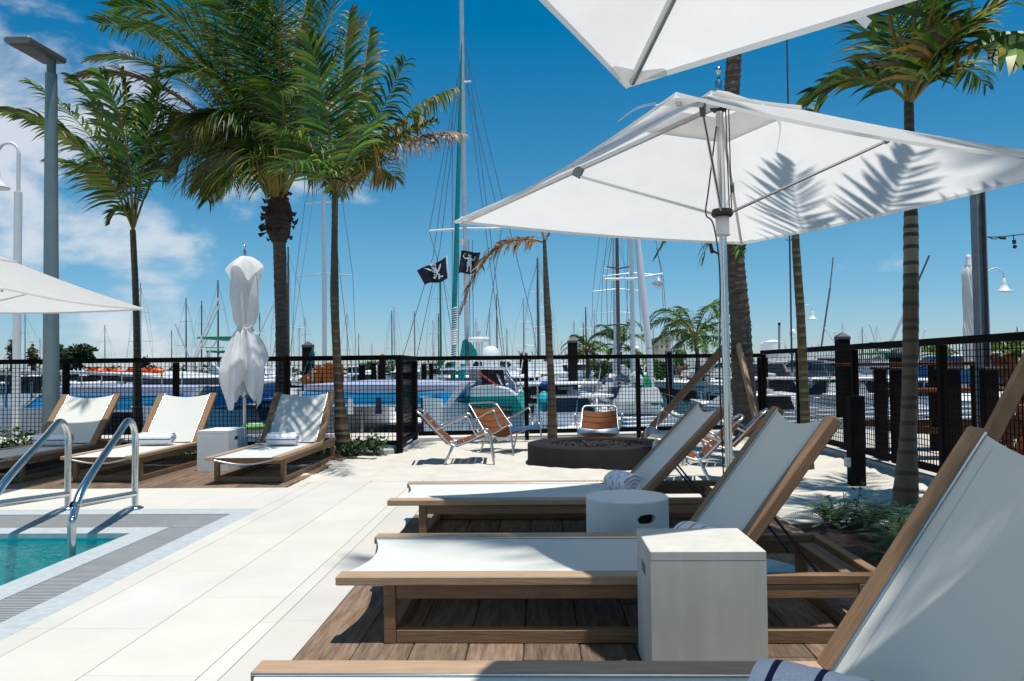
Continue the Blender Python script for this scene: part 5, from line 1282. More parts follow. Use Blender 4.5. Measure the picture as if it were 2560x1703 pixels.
# white furled headsail mast on the right
t = thing('sailboat_forestay', 'thick white furled sail slanting down right of the grey mast, green cover at its foot', 'sail', P(1605,700,30), group='sailboats moored in the marina')
g = MB(); TB(g, [(1589,560),(1600,660),(1612,780),(1622,870)], [.10,.13,.15,.12], 30, 10); g.build('furled_sail', M['whitepaint'], t, True)
g = MB(); TB(g, [(1622,872),(1628,960),(1634,1040)], .12, 30, 10); g.build('lower_tube', M['whitepaint'], t, True)
g = MB(); g.ball(P(1616,985,30), (.28,.25,.75), 10, 7); g.ball(P(1636,1000,30), (.35,.3,.35), 10, 7); g.ball(P(1600,975,30.3), (.2,.25,.9), 10, 7); g.build('green_cover', M['greencloth'], t, True)
g = MB(); TB(g, [(1512,698),(1585,697),(1657,685)], .05, 31, 7); g.build('spreader', M['whitepaint'], t, True)
g = MB(); TB(g, [(1535,560),(1516,695),(1520,880)], .012, 31, 4); TB(g, [(1641,620),(1657,685),(1672,880)], .012, 31, 4); g.build('rigging', M['wire'], t, True)
g = MB(); g.lathe([(0,.28),(.05,.17),(.26,.0),(.05,-.17),(0,-.28)], 8, P(1646,709,30)); g.build('radar_reflector', M['mast'], t, True)
g = MB(); TB(g, [(1517,667),(1547,671),(1580,666)], .035, 35, 6); TB(g, [(1517,814),(1548,811),(1588,814)], .04, 35, 6)
o = g.build('black_spreader', M['rubber'], None); tag(o, 'pair of black spreader bars crossing the black mast', 'spreader')

# the two blue catamarans (seen end-on) and what they carry
def blue_cat(label, xl, xr, yl, yb, ye, sl, sr, D, depth=6.5):
    t = thing('catamaran', label, 'catamaran', (P((xl+xr)/2,920,D).x, D, ZW), group='blue and white catamarans at the quay')
    def ext(poly, name, m, d0, d1):
        n = len(poly); A = [P(x,y,D) for x, y in poly]; vs = [a+Vector((0,d0,0)) for a in A]+[a+Vector((0,d1,0)) for a in A]
        g = MB(); g.add(vs, [tuple(range(n)),tuple(reversed(range(n,2*n)))]+[(i,(i+1)%n,(i+1)%n+n,i+n) for i in range(n)], False); g.build(name, m, t, True)
    ext([(xl+sl*.55,yl),(xr-sr*.1,yl),(xr-sr*.45,yb),(xl+sl*.6,yb)], 'upper_band', M['lav'], 0, depth)
    ext([(xl+sl*.6,yb),(xr-sr*.45,yb),(xr-sr,ye),(xl,ye)], 'blue_panel', M['blue'], -.02, depth)
    ext([(xl-4,ye),(xr-sr+4,ye),(xr-sr+2,ye+5),(xl-2,ye+5)], 'rubbing_strake', M['whitepaint'], -.06, depth)
    ext([(xl-8,ye+6),(xl-4,ye-4),(xl+sl*.6+2,yb-3),(xl+sl*.6-6,yb-3)], 'side_strut', M['whitepaint'], -.12, .1)
    ext([(xr-sr-4,ye+4),(xr+4-sr*.8,ye+5),(xr+20,yl-4),(xr+2,yl-4)], 'side_strut', M['whitepaint'], -.14, .1)
    zb = P(0,ye+5,D).z; 
    for xx in (xl+30, xr-sr-30):
        x = P(xx,ye,D).x; g = MB(); Mx = Matrix.Translation((x, D+depth+1, ZW)) @ Matrix.Rotation(R(-90),4,'Z'); gg = MB(); hull(gg, depth+2.2, .9, zb-ZW-.02); g.add([Mx @ Vector(p) for p in gg.v], gg.f, True); g.build('hull', M['white'], t, True)
    g = MB()
    for k in range(4):
        x = P(xl+70+k*(xr-xl-150)/3,ye,D).x; g.tube([(x,D+.3,zb-.02),(x+.12*(-1)**k,D+.3,ZW+.3)], .035, 6)
    g.build('ladder', M['chrome'], t, True)
    for k in range(5):
        xx = xl+60+k*(xr-xl-120)/4; x = P(xx,ye,D).x; g = MB(); g.tube([(x,D-.10,zb+.12),(x,D-.12,zb-.22)], [.05,.075], 8); g.build('fender', M['offwhite'] if k % 2 else M['navy'], t, True)
    g = MB(); g.tube(sub([(P(xl+20,yb,D).x,D-.04,P(0,yb+3,D).z), (P((xl+xr)/2,yb,D).x,D-.05,P(0,yb+9,D).z-.02), (P(xr-40,yb,D).x,D-.04,P(0,yb+3,D).z)],6), .012, 5); g.build('mooring_line', M['navy'], t, True)
    for k in range(7):
        xx = xl+sl+10+k*(xr-xl-sl-sr-20)/6; x = P(xx,yl,D).x; g = MB(); g.tube([(x,D+.1,P(0,yl,D).z),(x,D+.1,P(0,yl,D).z+.28)], .014, 5); g.build('stanchion', M['chrome'], t, True)
    return t, ext
t, ext = blue_cat('left blue and white catamaran, behind the two leftmost loungers', 62, 500, 968, 988, 1025, 75, 40, 17.0)
X_ = lambda px, D=17: P(px,0,D).x
def zz(py, D=17, px=300): return P(px,py,D).z
g = MB(); bodybox(g, 0,1.6,.95,0,.13*1.0,.05,.1); 
for nm, a, b_ in (('windscreen_box',163,190),('windscreen_box',200,226)):
    g = MB(); g.bevbox(X_(a),X_(b_),17.3,18.2,zz(968),zz(955),.02); g.build(nm, M['white'], t, True)
g = MB(); g.box(X_(232),X_(470),19.2,21,zz(968),zz(950)); g.build('window', M['glass'], t, True)
t, ext = blue_cat('right blue and white catamaran, behind the fence corner lounger', 748, 1150, 962, 982, 1012, 20, 36, 16.6)
# big white canopy roof behind the left catamaran
t = thing('boat_canopy', 'long white canopy roof on thin posts above the left catamaran', 'canopy', (P(200,920,24).x,24,-.6))
def ext2(poly, D0, D1, name, m, tt):
    n = len(poly); A = [P(x,y,D0) for x, y in poly]; vs = A+[a+Vector((0,D1-D0,0)) for a in A]
    g = MB(); g.add(vs, [tuple(range(n)),tuple(reversed(range(n,2*n)))]+[(i,(i+1)%n,(i+1)%n+n,i+n) for i in range(n)], False); return g.build(name, m, tt, True)
ext2([(-60,932),(60,928),(200,929),(330,936),(440,947),(440,952),(330,942),(200,936),(60,936),(-60,940)], 24, 30, 'roof', M['offwhite'], t)
g = MB()
for k in range(9):
    x = P(-40+58*k,0,24).x; z = P(0, 940+max(0,(k-4))*2.6, 24).z; g.bar((x,24.2,z-.12),(x,29.8,z-.12),.05,.14)
g.build('rafter', M['galv'], t, True)
for px in (25, 88, 205, 318, 425):
    g = MB(); x = P(px,0,24.3).x; g.tube([(x,24.3,-1.2),(x,24.3,P(px,940,24.3).z)], .035, 6); g.build('post', M['whitepaint'], t, True)
# kayaks
for k, (a, b_, y, lb) in enumerate(((212,262,930,'leftmost orange kayak on the canopy roof'),(245,312,931,'second orange kayak, left of the slender palm'),(312,352,931,'orange kayak crossing behind the left slender palm trunk'),(345,410,929,'rightmost orange kayak on the canopy roof'))):
    D_ = 25 + .4*k; A = P(a,y,D_); B_ = P(b_,y,D_); Ln = (B_-A).length; o_ = thing('kayak', lb, 'kayak', A, group='orange kayaks on the roof')
    g = MB(); m_ = 14; g.tube([A.lerp(B_,i/m_) + Vector((0,0,.0)) for i in range(m_+1)], [.03+.115*math.sin(math.pi*i/m_)**.55 for i in range(m_+1)], 12); g.build('hull', M['orange'], o_, True)
    g = MB(); c_ = A.lerp(B_,.5); g.lathe([(.13,0),(.16,.03),(.10,.03)], 16, c_+Vector((0,0,.13))); g.build('cockpit', M['rubber'], o_, True)
    g = MB()
    for f in (.25,.72): c_ = A.lerp(B_,f); g.tube([c_+Vector((0,.0,.16)), c_+Vector((0,-.15,.05)), c_+Vector((0,-.13,-.13))], .015, 5)
    g.build('strap', M['rubber'], o_, True)
# orange sail cover
t = thing('covered_boom', 'large orange canvas sail cover above the right catamaran', 'sail cover', P(790,965,23))
ext2([(745,950),(752,945),(790,917),(822,906),(833,912),(836,964),(760,966),(757,958)], 23, 24.2, 'cover', M['orangecloth'], t)
g = MB()
for x, y in ((770,946),(787,930),(806,917)): g.ball(P(x,y,22.95), .035, 6, 4)
g.build('fastening', M['whitepaint'], t, True)
g = MB()
for pts in ([(756,942),(783,868)],[(774,930),(784,868)],[(776,925),(788,880)]): TB(g, pts, .014, 23, 4)
g.build('topping_lift', M['tealcloth'], t, True)

# teal charter boat
D = 20.0; t = thing('charter_boat', 'teal and white charter boat with roof rails and a radar, behind the armchairs', 'motor boat', (P(1230,920,D).x, D, ZW))
ext2([(1160,992),(1163,976),(1185,967),(1235,965),(1270,974),(1292,990)], D, D+5.5, 'foredeck', M['white'], t)
ext2([(1158,992),(1290,990),(1313,1033),(1155,1032)], D-.05, D+6, 'teal_band', M['teal'], t)
ext2([(1060,1012),(1156,1012),(1154,1030),(1058,1030)], D+.4, D+6, 'teal_band', M['teal'], t)
ext2([(1050,1031),(1313,1034),(1300,1110),(1075,1110)], D, D+6, 'lower_hull', M['white'], t)
ext2([(1184,925),(1258,922),(1264,966),(1183,967)], D+2.2, D+5, 'window', M['glass'], t)
ext2([(1258,924),(1268,926),(1300,985),(1278,976)], D+1.6, D+1.7, 'side_window', M['lav'], t)
ext2([(1174,923),(1202,923),(1204,966),(1172,968)], D+2.0, D+2.1, 'front_frame', M['offwhite'], t)
ext2([(1100,920),(1178,916),(1290,921),(1296,926),(1180,923),(1100,926)], D+1.2, D+5.5, 'roof', M['white'], t)
ext2([(1182,903),(1272,903),(1280,915),(1182,916)], D+3, D+3.2, 'spray_dodger', M['glass'], t)
g = MB()
for dd in (0, 2.2):
    g.tube(sub([P(1178,918,D+1.4+dd), P(1184,904,D+1.4+dd), P(1198,901,D+1.4+dd), P(1262,901,D+1.4+dd), P(1280,908,D+1.4+dd), P(1288,922,D+1.4+dd)],4), .03, 7)
    for x in (1198,1222,1235,1265): g.tube([P(x,901,D+1.4+dd), P(x+2,920,D+1.4+dd)], .022, 6)
g.tube(sub([P(1108,926,D+2), P(1112,908,D+2), P(1125,902,D+2), P(1160,902,D+2)],4), .03, 7)
g.build('roof_rail', M['whitepaint'], t, True)
g = MB()
for pts in ([(1289,958),(1293,984)],[(1300,958),(1316,1000)],[(1243,935),(1258,967)],[(1262,925),(1290,960)]): TB(g, pts, .03, D+1, 6)
g.build('grab_rail', M['chrome'], t, True)
g = MB(); g.lathe([(.20,-.07),(.30,-.055),(.315,0),(.30,.07),(.0,.09)], 22, P(1197,850,D+3)); TB(g, [(1196,858),(1197,905)], .04, D+3); TB(g, [(1204,858),(1205,905)], .03, D+3); g.build('radar', M['whitepaint'], t, True)
g = MB(); TB(g, [(1196,842),(1196,828)], [.05,.07], D+3); g.build('beacon', M['offwhite'], t, True)
g = MB(); g.lathe([(.25,-.35),(.26,.0),(.22,.16),(.12,.24),(0,.26)], 22, P(1227,888,D+2.5)); g.build('satellite_dome', M['whitepaint'], t, True)
g = MB(); TB(g, [(1192,928),(1250,970)], .02, D+.5, 5); g.build('red_rope', mat('red_rope',(.42,.06,.06),.9), t, True)
# banners (lettering illegible in the photo through the mesh: rows of small letter strokes)
def text(body, p, size, m, parent, wscale=1.0):
    cu = bpy.data.curves.new('lettering', 'FONT'); cu.body = body; cu.size = size; cu.extrude = .004; cu.space_character = wscale
    o = bpy.data.objects.new('lettering', cu); col.objects.link(o); o.parent = parent; o.location = Vector(p) - origin.get(parent.name, Vector()); o.rotation_euler = (R(90),0,0)
    cu.materials.append(m); return o
t = thing('banner', 'dark blue banner with yellow and orange lettering on the teal boat', 'banner', P(1167,1016,D-.3))
M['banner'] = mat('blue_banner', (.0,.055,.12), .7, var=.2); M['yell'] = mat('yellow_print', (.42,.45,.06), .7); M['oran'] = mat('orange_print', (.45,.16,.03), .7)
ext2([(1166,1016),(1281,1015),(1281,1045),(1166,1046)], D-.25, D-.22, 'cloth', M['banner'], t)
text('ww.sunnyadventures.com', P(1170,1027,D-.27), .125, M['yell'], t) if False else None
g = MB(); r3 = random.Random(4)
def strokes(g, x0, x1, y0, y1, D_, n, r3):
    w_ = (x1-x0)/n
    for k in range(n):
        a = x0+w_*k; kind = r3.randrange(4)
        def st(xa, ya, xb, yb): g.bar(P(xa,ya,D_), P(xb,yb,D_), .012, .016, (0,1,0))
        st(a+w_*.15,y0 if kind != 1 else (y0+y1)/2-1,a+w_*.15,y1)
        if kind in (0,2): st(a+w_*.15,y0+.5,a+w_*.7,y0+.5)
        if kind in (1,2,3): st(a+w_*.7,(y0+y1)/2,a+w_*.7,y1)
        if kind in (0,1,3): st(a+w_*.15,(y0+y1)/2,a+w_*.7,(y0+y1)/2)
        if kind in (0,3): st(a+w_*.15,y1-.5,a+w_*.7,y1-.5)
strokes(g, 1170, 1279, 1019, 1027, D-.26, 19, r3); g.build('yellow_lettering', M['yell'], t, True)
g = MB(); strokes(g, 1168, 1279, 1035, 1042, D-.26, 15, r3); g.build('orange_lettering', M['oran'], t, True)
t = thing('banner', 'pale green banner with white lettering behind the nearest armchair', 'banner', P(1038,1016,19.5))
M['gban'] = mat('green_banner', (.17,.42,.25), .7, var=.15)
ext2([(1036,1016),(1086,1016),(1083,1044),(1030,1044)], 19.3, 19.33, 'cloth', M['gban'], t)
g = MB(); strokes(g, 1040, 1056, 1018, 1023, 19.28, 4, r3); g.build('lettering', M['whitepaint'], t, True)
# small craft between quay and catamarans
def kayak_like(name, label, cat, pts, r, D, m, grp=None):
    A, B_ = P(*pts[0],D), P(*pts[1],D+.6); o_ = thing(name, label, cat, A, group=grp); g = MB(); m_ = 12
    g.tube([A.lerp(B_,i/m_) for i in range(m_+1)], [r*(.2+.8*math.sin(math.pi*i/m_)**.5) for i in range(m_+1)], 10); g.build('hull', m, o_, True)
    g = MB(); g.tube([A.lerp(B_,.2)+Vector((0,-.02,r*.95)), A.lerp(B_,.8)+Vector((0,-.02,r*.95))], r*.15, 6); g.build('gunwale', M['offwhite'], o_, True)
kayak_like('kayak', 'light green kayak lying low behind the furled umbrella pole', 'kayak', ((606,1068),(668,1066)), .07, 15.5, mat('lime_plastic',(.30,.62,.18),.5))
def dinghy(label, px, D, s_, m, rz):
    t = thing('dinghy', label, 'dinghy', (P(px,920,D).x, D, ZW+.1), group='small dinghies beside the quay'); c_ = t
    t.rotation_euler[2] = R(rz); t.scale = (s_,)*3
    g = MB(); b_, s2 = hull(g, 3.6, 1.5, .55, -.1); g.build('hull', m, t)
    g = MB(); g.box(.9,1.2,-.6,.6,.3,.36); g.box(2.0,2.3,-.6,.6,.3,.36); g.build('thwart', M['offwhite'], t)
    g = MB(); g.box(-.25,.0,-.13,.13,.1,.9); g.tube([(-.1,0,-.3),(-.1,0,.2)],.06,8); g.build('outboard_motor', M['rubber'], t)
dinghy('cream dinghy under the right catamaran beside the palm foot', 880, 15.4, 1.0, mat('cream_hull',(.62,.56,.40),.5), 80)
dinghy('white dinghy under the right catamaran near the fence corner post', 975, 15.8, 1.1, M['white'], 95)
dinghy('white dinghy behind the side-on armchair', 1090, 15.2, 1.2, M['white'], 85)
dinghy('turquoise covered dinghy standing left of the dying palm', 1350, 20, 1.2, mat('turquoise',(.05,.45,.55),.5), 100)
# tenders, covers
t = thing('covered_tender', 'bright turquoise canvas cover left of the dying palm trunk', 'boat cover', P(1350,1000,18))
g = MB(); g.ball(P(1360,1004,18), (.15,.3,.24), 12, 9); g.build('cover', mat('turquoise_canvas',(.02,.38,.48),.8,var=.2,bump=.3), t, True)
g = MB(); g.ball(P(1362,962,19), (.12,.15,.09), 12, 8); g.build('blue_bag', M['bluecloth'], t, True)
t = thing('covered_tender', 'grey white canvas boat cover peaked like a tent behind the fire pit fence', 'boat cover', P(1570,930,40))
ext2([(1546,938),(1552,916),(1562,912),(1572,922),(1598,924),(1600,932),(1560,940)], 40, 42, 'cover', M['offwhite'], t)

# pontoons, docks and piles
g = MB()
def dock(label, a, b_, w_, z, m='kerb'):
    g = MB(); a = Vector((*a,z)); b_ = Vector((*b_,z)); o = a.copy(); g.bar(a-o, b_-o, w_, .28); ob = g.build('dock', M[m]); ob.location = o; tag(ob, label, 'dock')
dock('grey floating dock along the quay under the right catamaran', (-9.5,14.6), (-1.5,14.8), .8, -.72)
dl = ['farthest','fourth','third','second','nearest']
for k in range(5):
    a = P(1560, 1034+k*14, 24-1.6*k); b_ = P(2700, 952+k*14, 40-3.5*k); a = Vector((a.x, a.y, -.55)); b_ = Vector((b_.x, b_.y, -.55))
    g = MB(); g.bar((0,0,0), b_-a, .30, .10); ob = g.build('finger_dock', M['whitepaint']); ob.location = a; tag(ob, dl[k] + ' of the white edged finger docks beyond the right fence', 'dock', 'white edged finger docks')
def pile(label, px, yapex, D, w_=.36, z0=-2.2, cap=True):
    p = P(px, yapex, D); t = thing('dock_pile', label, 'pile', (p.x, D, z0), group='dark square piles with pointed caps'); h_ = w_/2; zt = p.z
    g = MB(); g.box(p.x-h_*.93,p.x+h_*.93,D-h_*.93,D+h_*.93,z0,zt-w_*.62); g.build('shaft', M['pile'], t, True)
    g = MB(); g.box(p.x-h_,p.x+h_,D-h_,D+h_,zt-w_*.62,zt-w_*.40)
    g.add([(p.x-h_,D-h_,zt-w_*.40),(p.x+h_,D-h_,zt-w_*.40),(p.x+h_,D+h_,zt-w_*.40),(p.x-h_,D+h_,zt-w_*.40),(p.x,D,zt)], [(0,1,4),(1,2,4),(2,3,4),(3,0,4)], False)
    g.build('cap', M['pilecap'], t, True)
for a in (('tallest pointed pile, left of the orange sail cover',770,853,28,.36),('pointed pile just showing above the fence left of the step',956,884,32,.24),('pointed pile half behind the fence post right of the teal boat',1309,876,30,.30),
          ('tall pointed pile right of the dying palm',1431,842,28,.36),('pointed pile beside the quay people, tip above the fence',1671,872,34,.26),('pointed pile above the right fence, left of the grey ringed palm',2105,830,24,.36),
          ('broad dark pile behind the right fence, left of the grey ringed palm',2250,868,20,.40),('short dark pile right of the thick palm trunk',1913,890,34,.20),('dark pile between catamaran and fence corner, left one',905,905,40,.30),
          ('dark pile between catamaran and fence corner, right one',934,902,44,.26),('thin pile left of the fence corner post',948,908,46,.2),('dark pile near the green banner',1060,905,42,.26),('dark pile behind the slender palm at left',280,915,40,.2),
          ('dark pile just right of the fence step',1078,905,44,.22)): pile(*a)

# ================================================================== RIGHT TERRACE FURNITURE
def bar_table(label, x0, x1, y, z):
    t = thing('bar_table', label, 'table', ((x0+x1)/2, y, 0), group='wooden counters beyond the right fence')
    g = MB(); g.bevbox(x0,x1,y-.25,y+.25,z-.04,z,.006); g.build('tabletop', M['slat'], t, True)
    for x in (x0+.15, (x0+x1)/2, x1-.15):
        g = MB(); g.bevbox(x-.07,x+.07,y-.08,y+.08,-.04,z-.041,.006); g.build('leg', M['pile'], t, True)
    g = MB(); g.bar((x0+.15,y,.30),(x1-.15,y,.30),.05,.08); g.build('foot_rail', M['slat'], t, True)
bar_table('long wooden counter seen through the right fence left of the ringed palm', 3.75, 6.2, 10.2, 1.06)
bar_table('long wooden counter seen through the right fence at the picture edge', 4.4, 8.4, 8.4, 1.06)
def bench(label, x, y, rz, L_=1.7):
    t = thing('picnic_bench', label, 'bench', (x,y,0), R(rz), group='wooden benches beyond the right fence'); w_ = M['slat']
    g = MB()
    for k in range(3): g.bevbox(-L_/2,L_/2,-.20+.135*k,-.075+.135*k,.72,.76,.005)
    g.build('seat', w_, t)
    for s_ in (-1,1):
        for q in (-1,1): g = MB(); g.bar((s_*(L_/2-.12),q*.16,.72),(s_*(L_/2-.06),q*.26,-.04),.06,.05); g.build('leg', w_, t)
        g = MB(); g.bar((s_*(L_/2-.10),-.22,.30),(s_*(L_/2-.10),.22,.30),.05,.06); g.build('cross_bar', w_, t)
    g = MB(); g.bar((-L_/2+.1,0,.28),(L_/2-.1,0,.28),.05,.07); g.build('stretcher', w_, t)
bench('wooden bar bench behind the fence, left of the grey ringed palm', 4.75, 9.3, 4); bench('wooden bar bench behind the fence, under the slim furled umbrella', 5.4, 7.6, -6); bench('wooden bar bench at the right picture edge behind the column', 6.9, 9.6, 8)
def folding_chair(label, x, y, rz):
    t = thing('high_chair', label, 'chair', (x,y,0), R(rz), group='tall wooden chairs beyond the right fence'); w_ = M['slat']
    for s_ in (-1,1):
        g = MB(); g.bar((s_*.24,.28,-.04),(s_*.20,-.05,.62),.05,.045); g.bar((s_*.20,-.05,.60),(s_*.22,.18,1.12),.06,.045,(1,0,0)); g.build('back_post', w_, t)
        g = MB(); g.bar((s_*.24,-.28,-.04),(s_*.20,.12,.66),.05,.045); g.build('leg', w_, t)
    g = MB(); g.bevbox(-.23,.23,-.24,.20,.62,.66,.005); g.build('seat', w_, t)
    g = MB()
    for k in range(3): g.bevbox(-.22,.22,.085+.045*k,.105+.045*k,.82+.1*k,.90+.1*k,.004)
    g.build('backrest', w_, t)
folding_chair('tall wooden chair beside the column beyond the right fence', 4.35, 7.35, 75); folding_chair('tall wooden chair beyond the fence at the picture edge', 5.35, 6.9, -60)
dd_ = [('dark square post beyond the fence right of the ringed palm', 2372, 7.6, .07), ('dark square post beyond the fence left of the big brace', 2472, 6.9, .055), ('dark post close behind the bar counter', 2200, 9.0, .055), ('dark post beside the ringed palm, its left neighbour', 2240, 8.2, .05)]
for lb, px, D_, w_ in dd_:
    x = P(px,950,D_).x; t = thing('terrace_post', lb, 'post', (x,D_,0), group='dark posts beyond the right fence'); g = MB(); g.bevbox(x-w_,x+w_,D_-w_,D_+w_,-.04,.98,.006); g.build('shaft', M['pile'], t, True)
    g = MB(); g.bevbox(x-w_-.02,x+w_+.02,D_-w_-.02,D_+w_+.02,.981,1.01,.004); g.build('cap', M['pilecap'], t, True)

# ================================================================== FAR SHORE
def building(name, label, poly, D0, D1, m, extra=None, cat='building'):
    t = thing(name, label, cat, (P(poly[0][0],920,D0).x, D0, -.4)); ext2(poly, D0, D1, 'wall', m, t)
    if extra: extra(t)
    return t
M['beige'] = mat('beige_wall', (.34,.30,.24), .9, var=.08, scale=1)
M['whitewall'] = mat('white_wall', (.66,.67,.67), .8, var=.06, scale=1)
def win(D, lst, m='glass'):
    def f(t):
        for a in lst: ext2([(a[0],a[1]),(a[2],a[1]),(a[2],a[3]),(a[0],a[3])], D-.15, D-.02, 'window', M[m], t)
    return f
building('tower_building', 'beige stepped building above the fence, left of the quay coconut palm', [(1646,925),(1646,854),(1649,854),(1649,842),(1677,841),(1677,925)], 180, 200, M['beige'], win(180,[(1653,850,1657,856),(1665,850,1669,856),(1653,864,1657,870),(1665,864,1669,870)]))
def rf(t): ext2([(1690,892),(1730,884),(1790,884),(1812,892)], 88, 100, 'roof', M['whitewall'], t)
building('warehouse', 'long white warehouse with a low roof behind the quay coconut palm', [(1690,950),(1690,892),(1812,892),(1812,950)], 90, 99, M['whitewall'], lambda t: (rf(t), win(90,[(1700,905,1712,940),(1742,905,1752,945),(1775,905,1785,945)],'lav')(t)))
building('blue_shed', 'blue building seen through the fence right of the fat harbour palm', [(1556,945),(1556,893),(1598,893),(1598,945)], 120, 130, mat('blue_wall',(.03,.16,.34),.6,var=.2), win(120,[(1566,905,1574,920),(1584,905,1592,920)]))
for nm, lb, x0, x1, yt, D_ in (('storage_tank','big white storage tank above the fence, left of the tall chimney',1908,1956,856,150),('storage_tank','narrow white storage tank attached left of the big tank',1902,1915,860,158)):
    a = P(x0,yt,D_); b_ = P(x1,yt,D_); r_ = (b_.x-a.x)/2; t = thing(nm, lb, 'tank', ((a.x+b_.x)/2, D_, -.4), group='white storage tanks')
    g = MB(); g.lathe([(r_,-1),(r_,a.z)], 36, ((a.x+b_.x)/2, D_, 0)); g.build('shell', M['whitewall'], t, True)
    g = MB(); g.lathe([(r_*1.02,a.z),(r_*1.02,a.z+.05),(r_*.5,a.z+.32),(0,a.z+.48)], 36, ((a.x+b_.x)/2, D_, 0)); g.build('roof', M['whitewall'], t, True)
t = thing('chimney', 'tall grey chimney pipe beside the big white tank', 'chimney', (P(1948,850,145).x,145,-.4)); g = MB(); TB(g, [(1948,920),(1948,813)], .20, 145, 14); g.build('pipe', M['galv'], t, True); g = MB(); TB(g, [(1948,813),(1948,807)], .24, 145, 14); g.build('rim', M['pile'], t, True)
# big white yacht
D = 62; t = thing('motor_yacht', 'large white motor yacht with radar arch above the right fence', 'yacht', (P(2080,920,D).x,D,ZW))
ext2([(1968,893),(1970,884),(1980,877),(2060,875),(2085,883),(2090,893)], D, D+5, 'flybridge', M['white'], t)
ext2([(1955,905),(1965,894),(2125,893),(2150,905)], D-.5, D+6, 'upper_deck', M['white'], t)
ext2([(1940,925),(1948,906),(2170,906),(2180,925)], D-1, D+7, 'main_deck', M['white'], t)
ext2([(1930,960),(1925,928),(2200,927),(2190,960)], D-1.4, D+8, 'hull', M['white'], t)
ext2([(1960,923),(1964,910),(2120,910),(2128,923)], D-1.1, D-1.02, 'window', M['glass'], t)
ext2([(1978,903),(1982,897),(2105,896),(2110,903)], D-.6, D-.52, 'window', M['glass'], t)
g = MB(); g.ball(P(1982,834,D), (.27,.27,.36), 14, 9); TB(g, [(1981,842),(1984,850)], .12, D); TB(g, [(1976,842),(2000,842),(2002,880)], [.06,.16,.2], D); TB(g, [(1960,847),(1968,872)], .05, D); g.build('radar_arch', M['whitepaint'], t, True)
g = MB(); TB(g, [(2083,644),(2075,720)], .035, D-18); TB(g, [(2075,720),(2053,870)], .05, D-18); g.build('rod', M['wire'], t, True)
t = thing('rod_mast', 'thin dark vertical pole between the two umbrellas at the upper right', 'pole', P(1968,300,26)); g = MB(); TB(g, [(1966,30),(1970,250),(1974,600),(1980,930)], .03, 26, 8); g.build('pole', M['mastdark'], t, True); g = MB(); TB(g, [(1964,600),(1984,600)], .02, 26, 6); g.build('spreader', M['mastdark'], t, True)
for lb, a, b_ in (('slanting pale outrigger pole left of the grey ringed palm',(2323,639),(2230,855)),):
    t = thing('outrigger_pole', lb, 'pole', P(*b_,34)); g = MB(); TB(g, [b_, ((a[0]*2+b_[0])/3,(a[1]*2+b_[1])/3)], .06, 34, 6); g.build('pole', M['mast'], t, True); g = MB(); TB(g, [((a[0]*2+b_[0])/3,(a[1]*2+b_[1])/3), a], .04, 34, 6); g.build('tip', M['mastdark'], t, True)
# fishing tower with green top and white outriggers
D = 29; t = thing('tuna_tower', 'green topped lookout tower with white outriggers left of the furled umbrella', 'tower', (P(540,860,D).x,D,-1))
ext2([(488,846),(498,842),(600,841),(604,846),(520,849)], D, D+1.6, 'canopy', M['greencloth'], t)
g = MB()
for pts in ([(520,848),(498,880),(470,960)],[(545,848),(510,900),(490,960)],[(590,848),(600,960)],[(500,870),(560,870)]): TB(g, pts, .025, D+.5, 6)
g.build('frame', M['chrome'], t, True)
g = MB(); TB(g, [(453,965),(547,745)], .035, D, 6); TB(g, [(462,955),(549,763)], .03, D+1, 6); TB(g, [(530,908),(580,950)], .035, D, 6); TB(g, [(648,835),(688,750)], .03, D, 6); g.build('outrigger', M['whitepaint'], t, True)
t = thing('pilot_boat', 'white hull with green canopy edge right of the left catamaran', 'motor boat', (P(560,920,24).x,24,ZW))
ext2([(500,1020),(492,1060),(668,1062),(672,1020),(640,1014),(560,1012)], 23, 29, 'hull', M['white'], t); ext2([(525,958),(600,962),(600,966),(522,964)], 23.5, 27, 'roof', M['greencloth'], t)
ext2([(540,1012),(548,985),(640,985),(648,1012)], 24, 28, 'cabin', M['white'], t); ext2([(552,1005),(556,990),(632,990),(636,1005)], 23.9, 23.98, 'window', M['glass'], t)
g = MB()
for x in (530,560,598): TB(g, [(x,965),(x+4,1015)], .025, 23.7, 6)
g.build('post', M['chrome'], t, True)
t = thing('dark_sailboat', 'dark hulled boat with lettering on its stern left of the fence corner lounger', 'sailboat', (P(675,920,20).x,20,ZW))
ext2([(638,1004),(730,1004),(735,1040),(700,1052),(650,1050)], 20, 27, 'hull', mat('slate_hull',(.04,.055,.075),.4), t); ext2([(645,998),(725,998),(728,1003),(642,1003)], 19.9, 26, 'rubbing_strake', M['bluecloth'], t)
g = MB(); strokes(g, 656, 690, 1010, 1018, 19.96, 5, random.Random(2)); g.build('lettering', M['offwhite'], t, True)

